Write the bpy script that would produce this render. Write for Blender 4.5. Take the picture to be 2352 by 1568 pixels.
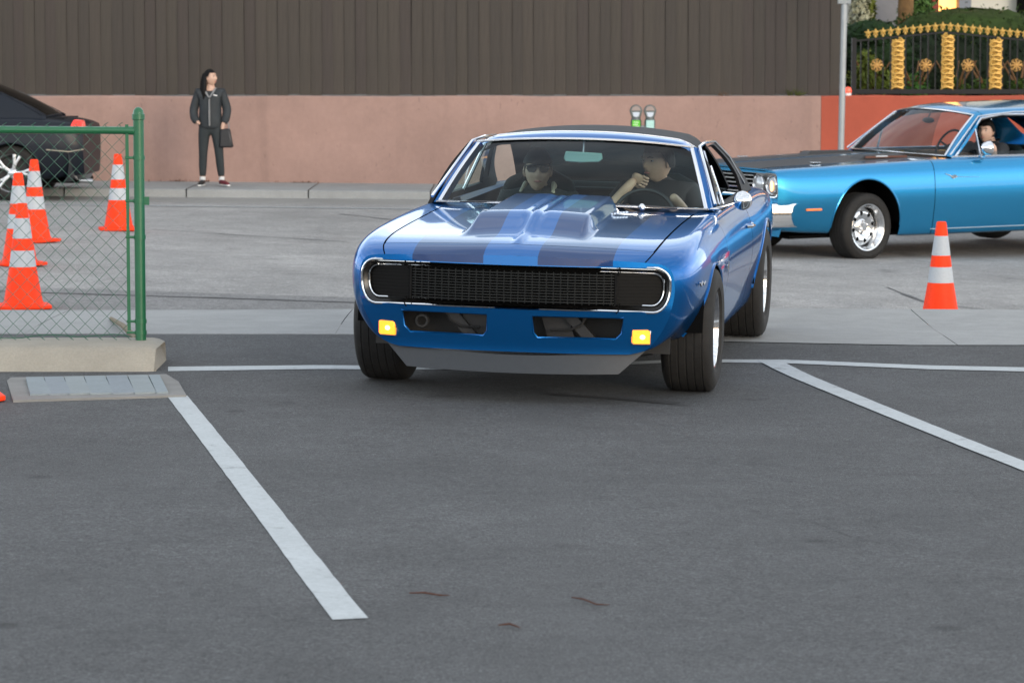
import bpy, bmesh, math, random
import numpy as np
from mathutils import Vector, Matrix
from mathutils.geometry import delaunay_2d_cdt
random.seed(7); rng = np.random.default_rng(7)
for o in list(bpy.data.objects): bpy.data.objects.remove(o)
S = bpy.context.scene
C = S.collection
# ------------------------------------------------------------------ camera
F, HOR, CH = 7000.0, 145.0, 1.67            # focal length in photo pixels (2352 wide), horizon row, lens height
PIT = math.atan((784-HOR)/F)
cd = bpy.data.cameras.new('camera'); cam = bpy.data.objects.new('camera', cd); C.objects.link(cam)
cd.sensor_width = 36; cd.lens = F/2352*36; cd.clip_end = 3000; cd.clip_start = .1
cam.location = (0, 0, CH); cam.rotation_euler = (math.pi/2-PIT, 0, 0)
cd.dof.use_dof = True; cd.dof.focus_distance = 15.6; cd.dof.aperture_fstop = 7.5
S.camera = cam
# ------------------------------------------------------------------ world: evening sky with broken cloud
w = bpy.data.worlds.new('World'); S.world = w; w.use_nodes = True
nt = w.node_tree; N = nt.nodes; L = nt.links; N.clear()
SUN_EL, SUN_AZ = math.radians(12), math.radians(150)      # azimuth clockwise from +Y: behind the camera, to the right
sky = N.new('ShaderNodeTexSky'); sky.sky_type = 'NISHITA'; sky.sun_disc = False
sky.sun_elevation = SUN_EL; sky.sun_rotation = SUN_AZ; sky.air_density = 1.0; sky.dust_density = 1.5
bg = N.new('ShaderNodeBackground'); bg.inputs['Strength'].default_value = .15
out = N.new('ShaderNodeOutputWorld')
tc = N.new('ShaderNodeTexCoord'); mp = N.new('ShaderNodeMapping'); mp.inputs['Scale'].default_value = (1, 1, 3.2)
nz = N.new('ShaderNodeTexNoise'); nz.inputs['Scale'].default_value = 2.6; nz.inputs['Detail'].default_value = 7; nz.inputs['Roughness'].default_value = .6
rp = N.new('ShaderNodeValToRGB'); rp.color_ramp.elements[0].position = .40; rp.color_ramp.elements[1].position = .60
rp.color_ramp.elements[0].color = (.62, .62, .62, 1); rp.color_ramp.elements[1].color = (1, 1, 1, 1)
nz2 = N.new('ShaderNodeTexNoise'); nz2.inputs['Scale'].default_value = 5; nz2.inputs['Detail'].default_value = 5
rp2 = N.new('ShaderNodeValToRGB'); rp2.color_ramp.elements[0].position = .3; rp2.color_ramp.elements[1].position = .75
rp2.color_ramp.elements[0].color = (3.2, 3.6, 4.2, 1); rp2.color_ramp.elements[1].color = (6.6, 6.75, 6.85, 1)
mx = N.new('ShaderNodeMix'); mx.data_type = 'RGBA'
L.new(tc.outputs['Generated'], mp.inputs['Vector']); L.new(mp.outputs[0], nz.inputs['Vector']); L.new(mp.outputs[0], nz2.inputs['Vector'])
L.new(nz.outputs['Fac'], rp.inputs[0]); L.new(nz2.outputs['Fac'], rp2.inputs[0])
L.new(rp.outputs[0], mx.inputs[0]); L.new(sky.outputs[0], mx.inputs[6]); L.new(rp2.outputs[0], mx.inputs[7])
sp = N.new('ShaderNodeSeparateXYZ'); L.new(tc.outputs['Generated'], sp.inputs[0])
el = N.new('ShaderNodeMapRange'); el.interpolation_type = 'SMOOTHSTEP'; el.inputs[1].default_value = .02; el.inputs[2].default_value = .50; el.inputs[3].default_value = 1.35; el.inputs[4].default_value = .62
L.new(sp.outputs[2], el.inputs[0]); vm = N.new('ShaderNodeVectorMath'); vm.operation = 'SCALE'; L.new(mx.outputs[2], vm.inputs[0]); L.new(el.outputs[0], vm.inputs['Scale'])
L.new(vm.outputs[0], bg.inputs[0]); L.new(bg.outputs[0], out.inputs[0])
sd = bpy.data.lights.new('sun', 'SUN'); sd.energy = .5; sd.angle = math.radians(25); sd.color = (1, .88, .74)
sun = bpy.data.objects.new('sun', sd); C.objects.link(sun)
sdir = Vector((math.sin(SUN_AZ)*math.cos(math.radians(28)), math.cos(SUN_AZ)*math.cos(math.radians(28)), math.sin(math.radians(28))))
sdir = Vector((math.sin(SUN_AZ)*math.cos(SUN_EL), math.cos(SUN_AZ)*math.cos(SUN_EL), math.sin(SUN_EL)))
sun.rotation_euler = sdir.to_track_quat('Z', 'Y').to_euler()
S.view_settings.view_transform = 'Standard'; S.view_settings.look = 'None'; S.view_settings.gamma = 1
S.view_settings.use_curve_mapping = False
S.view_settings.exposure = 1.44
S.render.engine = 'CYCLES'
S.cycles.max_bounces = 10; S.cycles.transparent_max_bounces = 16

# ------------------------------------------------------------------ helpers
def sst(a, b, t): t = max(0., min(1., (t-a)/(b-a))); return t*t*(3-2*t)
def link(o, parent=None):
    C.objects.link(o)
    if parent: o.parent = parent
    return o
def tag(o, label=None, cat=None, group=None, kind=None):
    if label: o['label'] = label
    if cat: o['category'] = cat
    if group: o['group'] = group
    if kind: o['kind'] = kind
    return o
def thing(name, label, cat, loc=(0,0,0), rz=0, group=None):
    o = bpy.data.objects.new(name, None); o.empty_display_size = .2; link(o)
    o.location = loc; o.rotation_euler = (0, 0, rz); return tag(o, label, cat, group)
def copytree(o, parent=None):
    c = o.copy(); C.objects.link(c); c.parent = parent
    for ch in [x for x in bpy.data.objects if x.parent == o]: copytree(ch, c)
    return c
class MB:
    def __init__(s): s.v=[]; s.f=[]; s.m=[]; s.cur=0
    def add(s, v, f):
        n=len(s.v); s.v.extend([tuple(map(float,p)) for p in v]); s.f.extend([tuple(n+int(i) for i in q) for q in f]); s.m.extend([s.cur]*len(f)); return s
    def box(s, c, d, R=None, taper=1.0):
        x,y,z=[q/2 for q in d]; P=[]
        for k,(i,j) in ((-1,(-1,-1)),(-1,(1,-1)),(-1,(1,1)),(-1,(-1,1)),(1,(-1,-1)),(1,(1,-1)),(1,(1,1)),(1,(-1,1))):
            t=taper if k>0 else 1; p=Vector((i*x*t,j*y*t,k*z)); P.append((R@p if R else p)+Vector(c))
        return s.add(P,[(3,2,1,0),(4,5,6,7),(0,1,5,4),(1,2,6,5),(2,3,7,6),(3,0,4,7)])
    def tube(s, pts, r, n=8, cap=True, closed=False, sq=None):
        pts=[Vector(p) for p in pts]; m=len(pts); rr=r if hasattr(r,'__len__') else [r]*m
        V=[]; up=None
        for i,p in enumerate(pts):
            if closed: d=(pts[(i+1)%m]-pts[i-1])
            else: d=(pts[min(i+1,m-1)]-pts[max(i-1,0)])
            d=d.normalized() if d.length>1e-9 else Vector((0,0,1))
            if up is None: up=Vector((0,0,1)) if abs(d.z)<.9 else Vector((1,0,0))
            a=d.cross(up); a=a.normalized() if a.length>1e-6 else Vector((1,0,0)); b=a.cross(d).normalized(); up=b
            for k in range(n):
                t=2*math.pi*(k+.5)/n; ka,kb=(sq if sq else (1,1))
                V.append(p+a*math.cos(t)*rr[i]*ka+b*math.sin(t)*rr[i]*kb)
        Fc=[]; mm=m if closed else m-1
        for i in range(mm):
            for k in range(n):
                A=i*n; B=((i+1)%m)*n; Fc.append((A+k,A+(k+1)%n,B+(k+1)%n,B+k))
        if cap and not closed: Fc.append(tuple(range(n))[::-1]); Fc.append(tuple(range((m-1)*n,m*n)))
        return s.add(V,Fc)
    def lathe(s, prof, M=None, n=32, closed=False):
        # prof: (r, h) around local Z
        V=[];Fc=[];m=len(prof)
        for r,h in prof:
            for k in range(n):
                t=2*math.pi*k/n; p=Vector((r*math.cos(t),r*math.sin(t),h)); V.append(M@p if M else p)
        for i in range(m if closed else m-1):
            for k in range(n):
                A=i*n;B=((i+1)%m)*n; Fc.append((A+k,A+(k+1)%n,B+(k+1)%n,B+k))
        return s.add(V,Fc)
    def ell(s, c, r, nu=16, nv=10, R=None):
        V=[];Fc=[]
        for j in range(nv+1):
            a=math.pi*j/nv
            for i in range(nu):
                b=2*math.pi*i/nu; p=Vector((r[0]*math.sin(a)*math.cos(b), r[1]*math.sin(a)*math.sin(b), r[2]*math.cos(a)))
                V.append((R@p if R else p)+Vector(c))
        for j in range(nv):
            for i in range(nu): Fc.append((j*nu+i,j*nu+(i+1)%nu,(j+1)*nu+(i+1)%nu,(j+1)*nu+i)[::-1])
        return s.add(V,Fc)
    def ext(s, poly, fn, d):
        # prism: 2D poly mapped by fn(u,v,depth)
        n=len(poly); V=[fn(u,v,0) for u,v in poly]+[fn(u,v,d) for u,v in poly]
        Fc=[tuple(range(n))[::-1],tuple(range(n,2*n))]+[(i,(i+1)%n,n+(i+1)%n,n+i) for i in range(n)]
        return s.add(V,Fc)
    def obj(s, name, mats, parent=None, smooth=True, bev=0, angle=40):
        me=bpy.data.meshes.new(name); me.from_pydata(s.v,[],s.f); me.update()
        if not isinstance(mats,(list,tuple)): mats=[mats]
        for m in mats: me.materials.append(m)
        if len(mats)>1: me.polygons.foreach_set('material_index',s.m)
        bm=bmesh.new(); bm.from_mesh(me); bmesh.ops.remove_doubles(bm,verts=bm.verts,dist=1e-5); bmesh.ops.recalc_face_normals(bm,faces=bm.faces); bm.to_mesh(me); bm.free()
        if smooth:
            me.polygons.foreach_set('use_smooth',[True]*len(me.polygons))
            try: me.set_sharp_from_angle(angle=math.radians(angle))
            except Exception: pass
        o=bpy.data.objects.new(name,me); link(o,parent)
        if bev:
            b=o.modifiers.new('bevel','BEVEL'); b.width=bev; b.segments=2; b.limit_method='ANGLE'; b.angle_limit=math.radians(35); b.harden_normals=False
        return o
def rawobj(name, V, Fc, mat, parent=None, normals=None):
    me=bpy.data.meshes.new(name); me.from_pydata([tuple(p) for p in V],[],[tuple(int(i) for i in f) for f in Fc]); me.update()
    for m in (mat if isinstance(mat,(list,tuple)) else [mat]): me.materials.append(m)
    me.polygons.foreach_set('use_smooth',[True]*len(me.polygons))
    if normals is not None: me.normals_split_custom_set_from_vertices([tuple(n) for n in normals])
    return link(bpy.data.objects.new(name,me),parent)
def inpoly(P, poly):
    P=np.asarray(P); x,y=P[:,0],P[:,1]; r=np.zeros(len(P),bool); n=len(poly)
    for i in range(n):
        x1,y1=poly[i]; x2,y2=poly[(i+1)%n]
        c=((y1>y)!=(y2>y)); 
        with np.errstate(divide='ignore',invalid='ignore'): xi=(x2-x1)*(y-y1)/((y2-y1) if y2!=y1 else 1e-12)+x1
        r^=c&(x<xi)
    return r
def dseg(P, poly, sx, sy):
    P=np.asarray(P)/np.array([sx,sy]); d=np.full(len(P),1e9); Q=np.asarray(poly)/np.array([sx,sy])
    for i in range(len(Q)):
        a=Q[i]; b=Q[(i+1)%len(Q)]; ab=b-a; t=np.clip(((P-a)@ab)/max(ab@ab,1e-12),0,1); d=np.minimum(d,np.hypot(*(P-(a+t[:,None]*ab)).T))
    return d
def densify(poly, sx, sy):
    out=[]
    for i in range(len(poly)):
        a=np.array(poly[i],float); b=np.array(poly[(i+1)%len(poly)],float); d=(b-a)/np.array([sx,sy]); n=max(1,int(math.ceil(np.hypot(*d))))
        for k in range(n): out.append(tuple(a+(b-a)*k/n))
    return out
def plate2d(poly, holes, sx, sy):
    poly=densify(poly,sx,sy); holes=[densify(h,sx,sy) for h in holes]
    a=np.array(poly); x0,y0=a.min(0); x1,y1=a.max(0)
    gx=np.arange(x0+sx/2,x1,sx); gy=np.arange(y0+sy/2,y1,sy); G_=np.array([(x,y) for x in gx for y in gy]).reshape(-1,2)
    if len(G_):
        k=inpoly(G_,poly)&(dseg(G_,poly,sx,sy)>.45)
        for h in holes: k&=~inpoly(G_,h)&(dseg(G_,h,sx,sy)>.45)
        G_=G_[k]
    V=list(poly); E=[(i,(i+1)%len(poly)) for i in range(len(poly))]
    for h in holes:
        n=len(V); V+=h; E+=[(n+i,n+(i+1)%len(h)) for i in range(len(h))]
    V+=[tuple(p) for p in G_]
    r=delaunay_2d_cdt([Vector(p) for p in V],E,[],0,1e-7)
    v=np.array([tuple(p) for p in r[0]]); f=np.array([t for t in r[2] if len(t)==3])
    c=v[f].mean(1); k=inpoly(c,poly)
    for h in holes: k&=~inpoly(c,h)
    f=f[k]; return v,f
def plate(name, poly, holes, sx, sy, fn, mat, parent, thick=0):
    """sheet cut from a surface fn(u,v)->xyz (vectorised), with exact outline, holes and analytic normals"""
    v,f=plate2d(poly,holes,sx,sy); V=fn(v[:,0],v[:,1]); e=1e-3
    du=fn(v[:,0]+e*sx*10,v[:,1])-fn(v[:,0]-e*sx*10,v[:,1]); dv=fn(v[:,0],v[:,1]+e*sy*10)-fn(v[:,0],v[:,1]-e*sy*10)
    n=np.cross(du,dv); n/=np.linalg.norm(n,axis=1)[:,None]+1e-12
    fc=V[f]; fn_=np.cross(fc[:,1]-fc[:,0],fc[:,2]-fc[:,0]); nm=n[f].mean(1); flip=(fn_*nm).sum(1)<0; f=f.copy(); f[flip]=f[flip][:,::-1]
    if thick:
        m=len(V); V2=V-n*thick; key={}
        for t in f:
            for a,b in ((t[0],t[1]),(t[1],t[2]),(t[2],t[0])): key[(a,b)]=1
        side=[(b,a,a+m,b+m) for (a,b) in key if (b,a) not in key]
        me_f=[tuple(t) for t in f]+[tuple(t[::-1]+m) for t in f]+side
        b=MB(); b.add(np.vstack([V,V2]),me_f)
        return b.obj(name,mat,parent,angle=50)
    return rawobj(name,V,f,mat,parent,n)
# ------------------------------------------------------------------ materials
MATS={}
def mat(name, col, rough=.6, metal=0, coat=0, spec=.5, noise=None, bump=0, bscale=40, emit=None, es=1, trans=0, coatr=.03, stretch=(1,1,1), sheen=0):
    if name in MATS: return MATS[name]
    m=bpy.data.materials.new(name); m.use_nodes=True; t=m.node_tree; p=t.nodes['Principled BSDF']; MATS[name]=m
    p.inputs['Base Color'].default_value=(*col,1); p.inputs['Roughness'].default_value=rough; p.inputs['Metallic'].default_value=metal
    p.inputs['Coat Weight'].default_value=coat; p.inputs['Coat IOR'].default_value=1.38; p.inputs['Coat Roughness'].default_value=coatr; p.inputs['Specular IOR Level'].default_value=spec
    p.inputs['Transmission Weight'].default_value=trans
    if emit: p.inputs['Emission Color'].default_value=(*emit,1); p.inputs['Emission Strength'].default_value=es
    tcn=t.nodes.new('ShaderNodeTexCoord'); mpn=t.nodes.new('ShaderNodeMapping'); mpn.inputs['Scale'].default_value=stretch; t.links.new(tcn.outputs['Object'],mpn.inputs[0])
    if noise:   # list of (scale, amount, detail)
        cur=None
        for sc,am,de in noise:
            n=t.nodes.new('ShaderNodeTexNoise'); n.inputs['Scale'].default_value=sc; n.inputs['Detail'].default_value=de; n.inputs['Roughness'].default_value=.65
            t.links.new(mpn.outputs[0],n.inputs['Vector'])
            mr=t.nodes.new('ShaderNodeMapRange'); mr.inputs[1].default_value=.3; mr.inputs[2].default_value=.7; mr.inputs[3].default_value=1-am; mr.inputs[4].default_value=1+am
            t.links.new(n.outputs['Fac'],mr.inputs[0])
            if cur is None: cur=mr.outputs[0]
            else:
                mu=t.nodes.new('ShaderNodeMath'); mu.operation='MULTIPLY'; t.links.new(cur,mu.inputs[0]); t.links.new(mr.outputs[0],mu.inputs[1]); cur=mu.outputs[0]
        vm=t.nodes.new('ShaderNodeVectorMath'); vm.operation='SCALE'; vm.inputs[0].default_value=col; t.links.new(cur,vm.inputs['Scale'])
        t.links.new(vm.outputs[0],p.inputs['Base Color'])
    if bump:
        n=t.nodes.new('ShaderNodeTexNoise'); n.inputs['Scale'].default_value=bscale; n.inputs['Detail'].default_value=5; t.links.new(mpn.outputs[0],n.inputs['Vector'])
        b=t.nodes.new('ShaderNodeBump'); b.inputs['Strength'].default_value=bump; b.inputs['Distance'].default_value=.01; t.links.new(n.outputs['Fac'],b.inputs['Height']); t.links.new(b.outputs[0],p.inputs['Normal'])
    return m
def glass(name, tint, rough=.0, ior=1.5):
    m=bpy.data.materials.new(name); m.use_nodes=True; t=m.node_tree; t.nodes.clear()
    o=t.nodes.new('ShaderNodeOutputMaterial'); mx=t.nodes.new('ShaderNodeMixShader'); fr=t.nodes.new('ShaderNodeFresnel'); fr.inputs[0].default_value=ior
    a=t.nodes.new('ShaderNodeBsdfTransparent'); a.inputs[0].default_value=(*tint,1); g=t.nodes.new('ShaderNodeBsdfGlossy'); g.inputs['Roughness'].default_value=rough
    t.links.new(fr.outputs[0],mx.inputs[0]); t.links.new(a.outputs[0],mx.inputs[1]); t.links.new(g.outputs[0],mx.inputs[2]); t.links.new(mx.outputs[0],o.inputs[0]); MATS[name]=m; return m
def striped(name, c1, c2, x0, x1, rough=.3, coat=1, rough2=None, metal=.35, coat2=1.0, zmin=None):
    """paint with two broad stripes of c2 between |x|=x0 and |x|=x1 along the car"""
    m=mat(name,c1,rough,metal,coat); t=m.node_tree; p=t.nodes['Principled BSDF']; tcn=t.nodes.new('ShaderNodeTexCoord'); sp=t.nodes.new('ShaderNodeSeparateXYZ'); t.links.new(tcn.outputs['Object'],sp.inputs[0])
    def mth(op,a,b=None):
        n=t.nodes.new('ShaderNodeMath'); n.operation=op
        for i,q in enumerate((a,b)):
            if q is None: continue
            if isinstance(q,float): n.inputs[i].default_value=q
            else: t.links.new(q,n.inputs[i])
        return n.outputs[0]
    ax=mth('ABSOLUTE',sp.outputs[0]); k=mth('MULTIPLY',mth('GREATER_THAN',ax,float(x0)),mth('LESS_THAN',ax,float(x1)))
    if zmin is not None: k=mth('MULTIPLY',k,mth('GREATER_THAN',sp.outputs[2],float(zmin)))
    mx=t.nodes.new('ShaderNodeMix'); mx.data_type='RGBA'; t.links.new(k,mx.inputs[0]); mx.inputs[6].default_value=(*c1,1); mx.inputs[7].default_value=(*c2,1); t.links.new(mx.outputs[2],p.inputs['Base Color'])
    if rough2 is not None:
        q=t.nodes.new('ShaderNodeMapRange'); q.inputs[3].default_value=coat; q.inputs[4].default_value=coat2; t.links.new(k,q.inputs[0]); t.links.new(q.outputs[0],p.inputs['Coat Weight'])
        q=t.nodes.new('ShaderNodeMapRange'); q.inputs[3].default_value=rough; q.inputs[4].default_value=rough2; t.links.new(k,q.inputs[0]); t.links.new(q.outputs[0],p.inputs['Roughness'])
        q=t.nodes.new('ShaderNodeMapRange'); q.inputs[3].default_value=metal; q.inputs[4].default_value=0; t.links.new(k,q.inputs[0]); t.links.new(q.outputs[0],p.inputs['Metallic'])
    return m
chrome=mat('chrome',(.78,.79,.80),.08,1)
satin=mat('satin_metal',(.5,.51,.52),.35,1)
blackp=mat('black_plastic',(.012,.012,.013),.45)
rubber=mat('rubber',(.018,.017,.016),.75,spec=.3,noise=[(30,.2,4)])
dark=mat('dark_interior',(.010,.012,.014),.8,spec=.15)
void=mat('cavity_black',(.004,.004,.004),.9,spec=.05)
skinm=mat('skin',(.50,.32,.24),.55,noise=[(20,.08,3)])
hairm=mat('black_hair',(.004,.0035,.0035),.6,spec=.2,bump=.5,bscale=90,stretch=(1,1,.15))

# ------------------------------------------------------------------ terrain
def zlot(x,y):
    t=-.020*max(-1.2,min(2.2,x-.14))*sst(5,15.5,y)*(1-sst(19,20.5,y)); return t+.045*sst(16.3,18.4,y)
def zroad(x,y):
    return .03-(.0313+(.009-.0313)*sst(29.5,37,y))*(max(-12,min(x,12))+4)-.12*(1-sst(20.5,24.5,y))
def gz(x,y):
    if y<20.1: return zlot(x,y)
    if y<21.0: return zlot(x,20.1)+(zroad(x,21)-zlot(x,20.1))*sst(20.1,21,y)
    return zroad(x,y)
def G(u,v,zoff=0,fn=None):
    """ground point seen at photo pixel (u,v): surveying helper, returns world x,y,z"""
    a=(784-v)/F; c,s=math.cos(PIT),math.sin(PIT); d=Vector(((u-1176)/F,c+a*s,-s+a*c)); z=0
    for _ in range(30):
        t=(z+zoff-CH)/d.z; p=d*t; z=.6*z+.4*(fn or gz)(p.x,p.y)
    return Vector((p.x,p.y,z))
# ------------------------------------------------------------------ ground sheets
def asphalt(name,col,am,streak=False):
    m=mat(name,col,.85,noise=[(.35,.17,3),(1.9,.16,6),(11,.15,5),(48,.34,4),(110,am*1.1,3),(300,am,2)],bump=.5,bscale=160)
    t=m.node_tree; p=t.nodes['Principled BSDF']; src=p.inputs['Base Color'].links[0].from_socket
    # oil spots and scuffs with a shape of their own
    tcn=t.nodes.new('ShaderNodeTexCoord'); mp_=t.nodes.new('ShaderNodeMapping'); mp_.inputs['Scale'].default_value=(.9,.9,1); t.links.new(tcn.outputs['Object'],mp_.inputs[0])
    n=t.nodes.new('ShaderNodeTexNoise'); n.inputs['Scale'].default_value=2.3; n.inputs['Detail'].default_value=6; n.inputs['Roughness'].default_value=.7; t.links.new(mp_.outputs[0],n.inputs['Vector'])
    r=t.nodes.new('ShaderNodeValToRGB'); r.color_ramp.elements[0].position=.61; r.color_ramp.elements[1].position=.70; r.color_ramp.elements[0].color=(1,1,1,1); r.color_ramp.elements[1].color=(.66,.66,.66,1); t.links.new(n.outputs['Fac'],r.inputs[0])
    v=t.nodes.new('ShaderNodeTexVoronoi'); v.inputs['Scale'].default_value=1.15; t.links.new(mp_.outputs[0],v.inputs['Vector'])
    r2=t.nodes.new('ShaderNodeValToRGB'); r2.color_ramp.elements[0].position=.03; r2.color_ramp.elements[1].position=.07; r2.color_ramp.elements[0].color=(.55,.55,.55,1); r2.color_ramp.elements[1].color=(1,1,1,1); t.links.new(v.outputs['Distance'],r2.inputs[0])
    a=t.nodes.new('ShaderNodeMix'); a.data_type='RGBA'; a.blend_type='MULTIPLY'; a.inputs[0].default_value=1; t.links.new(src,a.inputs[6]); t.links.new(r.outputs[0],a.inputs[7])
    b=t.nodes.new('ShaderNodeMix'); b.data_type='RGBA'; b.blend_type='MULTIPLY'; b.inputs[0].default_value=1; t.links.new(a.outputs[2],b.inputs[6]); t.links.new(r2.outputs[0],b.inputs[7])
    prev=b.outputs[2]
    for sc,rad,val,st in ((3.1,.05,.62,(1,1.6,1)),(6.5,.035,1.55,(1,1,1)),(.55,.10,.72,(2.2,.8,1))):   # drips, pale specks, long scuffs
        m2=t.nodes.new('ShaderNodeMapping'); m2.inputs['Scale'].default_value=st; m2.inputs['Rotation'].default_value=(0,0,.4); t.links.new(tcn.outputs['Object'],m2.inputs[0])
        nd=t.nodes.new('ShaderNodeTexNoise'); nd.inputs['Scale'].default_value=9; nd.inputs['Detail'].default_value=4; t.links.new(m2.outputs[0],nd.inputs['Vector'])
        ad=t.nodes.new('ShaderNodeMix'); ad.data_type='VECTOR'; ad.inputs[0].default_value=.12; t.links.new(m2.outputs[0],ad.inputs[4]); t.links.new(nd.outputs['Color'],ad.inputs[5])
        vv=t.nodes.new('ShaderNodeTexVoronoi'); vv.inputs['Scale'].default_value=sc; t.links.new(ad.outputs[1],vv.inputs['Vector'])
        rr=t.nodes.new('ShaderNodeMapRange'); rr.inputs[1].default_value=rad*.5; rr.inputs[2].default_value=rad*1.4; rr.inputs[3].default_value=val; rr.inputs[4].default_value=1; t.links.new(vv.outputs['Distance'],rr.inputs[0])
        s_=t.nodes.new('ShaderNodeVectorMath'); s_.operation='SCALE'; t.links.new(prev,s_.inputs[0]); t.links.new(rr.outputs[0],s_.inputs['Scale']); prev=s_.outputs[0]
    t.links.new(prev,p.inputs['Base Color'])
    return m
M_lot=asphalt('lot_asphalt',(.060,.062,.064),.60)
M_road=asphalt('road_asphalt',(.262,.256,.246),.32)
M_road2=asphalt('road_asphalt_patch',(.185,.182,.178),.34)
M_conc=mat('concrete_walk',(.27,.275,.27),.85,noise=[(.8,.10,4),(6,.08,5),(120,.12,3)],bump=.3,bscale=120)
M_conc2=mat('concrete_gutter',(.245,.24,.225),.85,noise=[(.8,.10,4),(6,.08,5),(120,.12,3)],bump=.3,bscale=120)
M_paint=mat('road_paint',(.40,.43,.44),.7,noise=[(3,.06,4),(40,.10,5),(220,.10,3)],bump=.2,bscale=150)
def add_wear(m,sc=22,lo=.60,hi=.70,col=(.16,.17,.17)):
    t=m.node_tree; p=t.nodes['Principled BSDF']; src=p.inputs['Base Color'].links[0].from_socket; tcn=t.nodes.new('ShaderNodeTexCoord')
    n=t.nodes.new('ShaderNodeTexNoise'); n.inputs['Scale'].default_value=sc; n.inputs['Detail'].default_value=8; n.inputs['Roughness'].default_value=.75; t.links.new(tcn.outputs['Object'],n.inputs['Vector'])
    r=t.nodes.new('ShaderNodeMapRange'); r.inputs[1].default_value=lo; r.inputs[2].default_value=hi; t.links.new(n.outputs['Fac'],r.inputs[0])
    a=t.nodes.new('ShaderNodeMix'); a.data_type='RGBA'; t.links.new(r.outputs[0],a.inputs[0]); t.links.new(src,a.inputs[6]); a.inputs[7].default_value=(*col,1); t.links.new(a.outputs[2],p.inputs['Base Color'])
add_wear(M_paint,9,.56,.76); add_wear(M_paint,3.1,.64,.80,(.13,.135,.14))
def sheet(name,xs,ys,mats,dz=0,fn=gz,matf=None):
    V=[];Fc=[];b=MB()
    nx,ny=len(xs),len(ys); V=[(x,y,fn(x,y)+dz) for y in ys for x in xs]
    for j in range(ny-1):
        for i in range(nx-1):
            Fc.append((j*nx+i,j*nx+i+1,(j+1)*nx+i+1,(j+1)*nx+i))
    b.add(V,Fc)
    if matf: b.m=[matf(V[q[0]][0],V[q[0]][1]) for q in Fc]
    o=b.obj(name,mats,angle=180); return tag(o,kind='structure')
fx=lambda a,b,s:list(np.arange(a,b+1e-6,s))
XS=[-900,-200,-60]+fx(-20,20,1)+[60,200,900]
gr=MB(); gr.add([(-900,-600,-1.2),(900,-600,-1.2),(900,900,-1.2),(-900,900,-1.2)],[(0,1,2,3)]); tag(gr.obj('ground',M_road),kind='structure')
XL=[-60,-30,-15]+fx(-8,8,.2)+[15,30,60]
sheet('parking_lot',XL,[-60,-30,-10]+fx(0,18.0,.15)+[18.05],M_lot)
def zap(x,y): return gz(x,y)
# concrete driveway apron between lot and street, slabs with joints
ys=[18.05,18.3,18.8,19.3,19.8,20.1,20.35]
apr=MB(); xw=-14.0; pieces=[]
tagd=None
apron=thing('sidewalk',None,None); apron['kind']='structure'
rj=random.Random(4)
xx=-14.0
while xx<14:
    x1=xx+1.85
    b=MB(); nx=8; xsl=[xx+.0025+(x1-xx-.005)*i/(nx-1) for i in range(nx)]
    def edge(x): return 20.1+.15*math.sin(x*.7+.4)
    V=[];Fc=[]
    for j,yy in enumerate([18.05,18.5,19.0,19.5,20.0]):
        for x in xsl:
            y=18.05+(yy-18.05)/(1.95)*(edge(x)-18.05); V.append((x,y,zlot(x,min(y,20.1))+.004))
    # lip down into the gutter
    for x in xsl: V.append((x,edge(x)+.05,zlot(x,20.1)-.10))
    for j in range(5):
        for i in range(nx-1): Fc.append((j*nx+i,j*nx+i+1,(j+1)*nx+i+1,(j+1)*nx+i))
    b.add(V,Fc); b.obj('slab',M_conc,apron); xx=x1
# street
def zr2(x,y): return zroad(x,y)
rd=sheet('road',XS,[19.9,20.5]+fx(21,38,1.0)+[38.2,39.5],[M_road,M_road2,M_conc2],fn=zr2,matf=lambda x,y:(2 if y>=36 else (1 if y<22.7 else 0)))
base=sheet('under_slab',[-14,0,14],[17.9,20.4],void,dz=-.03,fn=lambda x,y:-.12)
# tar joint and cracks across the street
M_tar=mat('tar',(.085,.085,.086),.8)
def strip(name,pts,wd,m,dz=.004,fn=gz,jit=0):
    P=[]; 
    for a,b in zip(pts[:-1],pts[1:]):
        n=max(1,int((Vector(b)-Vector(a)).length/.25))
        for k in range(n): P.append(Vector(a).lerp(Vector(b),k/n))
    P.append(Vector(pts[-1])); V=[];r=random.Random(len(P))
    for i,p in enumerate(P):
        d=(P[min(i+1,len(P)-1)]-P[max(i-1,0)]); d=Vector((d.x,d.y)).normalized(); n=Vector((-d.y,d.x)); ww=wd/2*(1+jit*r.uniform(-1,1)); q=Vector((p.x,p.y))+n*r.uniform(-1,1)*jit*wd*.5
        for s in (-1,1):
            e=q+n*s*ww; V.append((e.x,e.y,fn(e.x,e.y)+dz))
    b=MB(); b.add(V,[(2*i,2*i+1,2*i+3,2*i+2) for i in range(len(P)-1)]); return tag(b.obj(name,m,angle=180),kind='structure')
def GG(u,v): p=G(u,v); return (p.x,p.y,0)
strip('road_joint',[(-12,22.62,0),(-2,22.7,0),(14,22.5,0)],.035,M_tar,jit=.5)
strip('road_crack',[GG(2035,660),GG(2120,693),GG(2260,712)],.03,M_tar,jit=.6)
strip('road_crack',[GG(780,492),GG(900,505),GG(1000,520)],.05,M_tar,jit=.6)
strip('road_crack',[GG(350,528),GG(800,556)],.03,M_tar,jit=.6)
strip('edge_line',[(-14,34.95,0),(-1,35.1,0),(14,35.2,0)],.11,M_paint,dz=.006)
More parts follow.
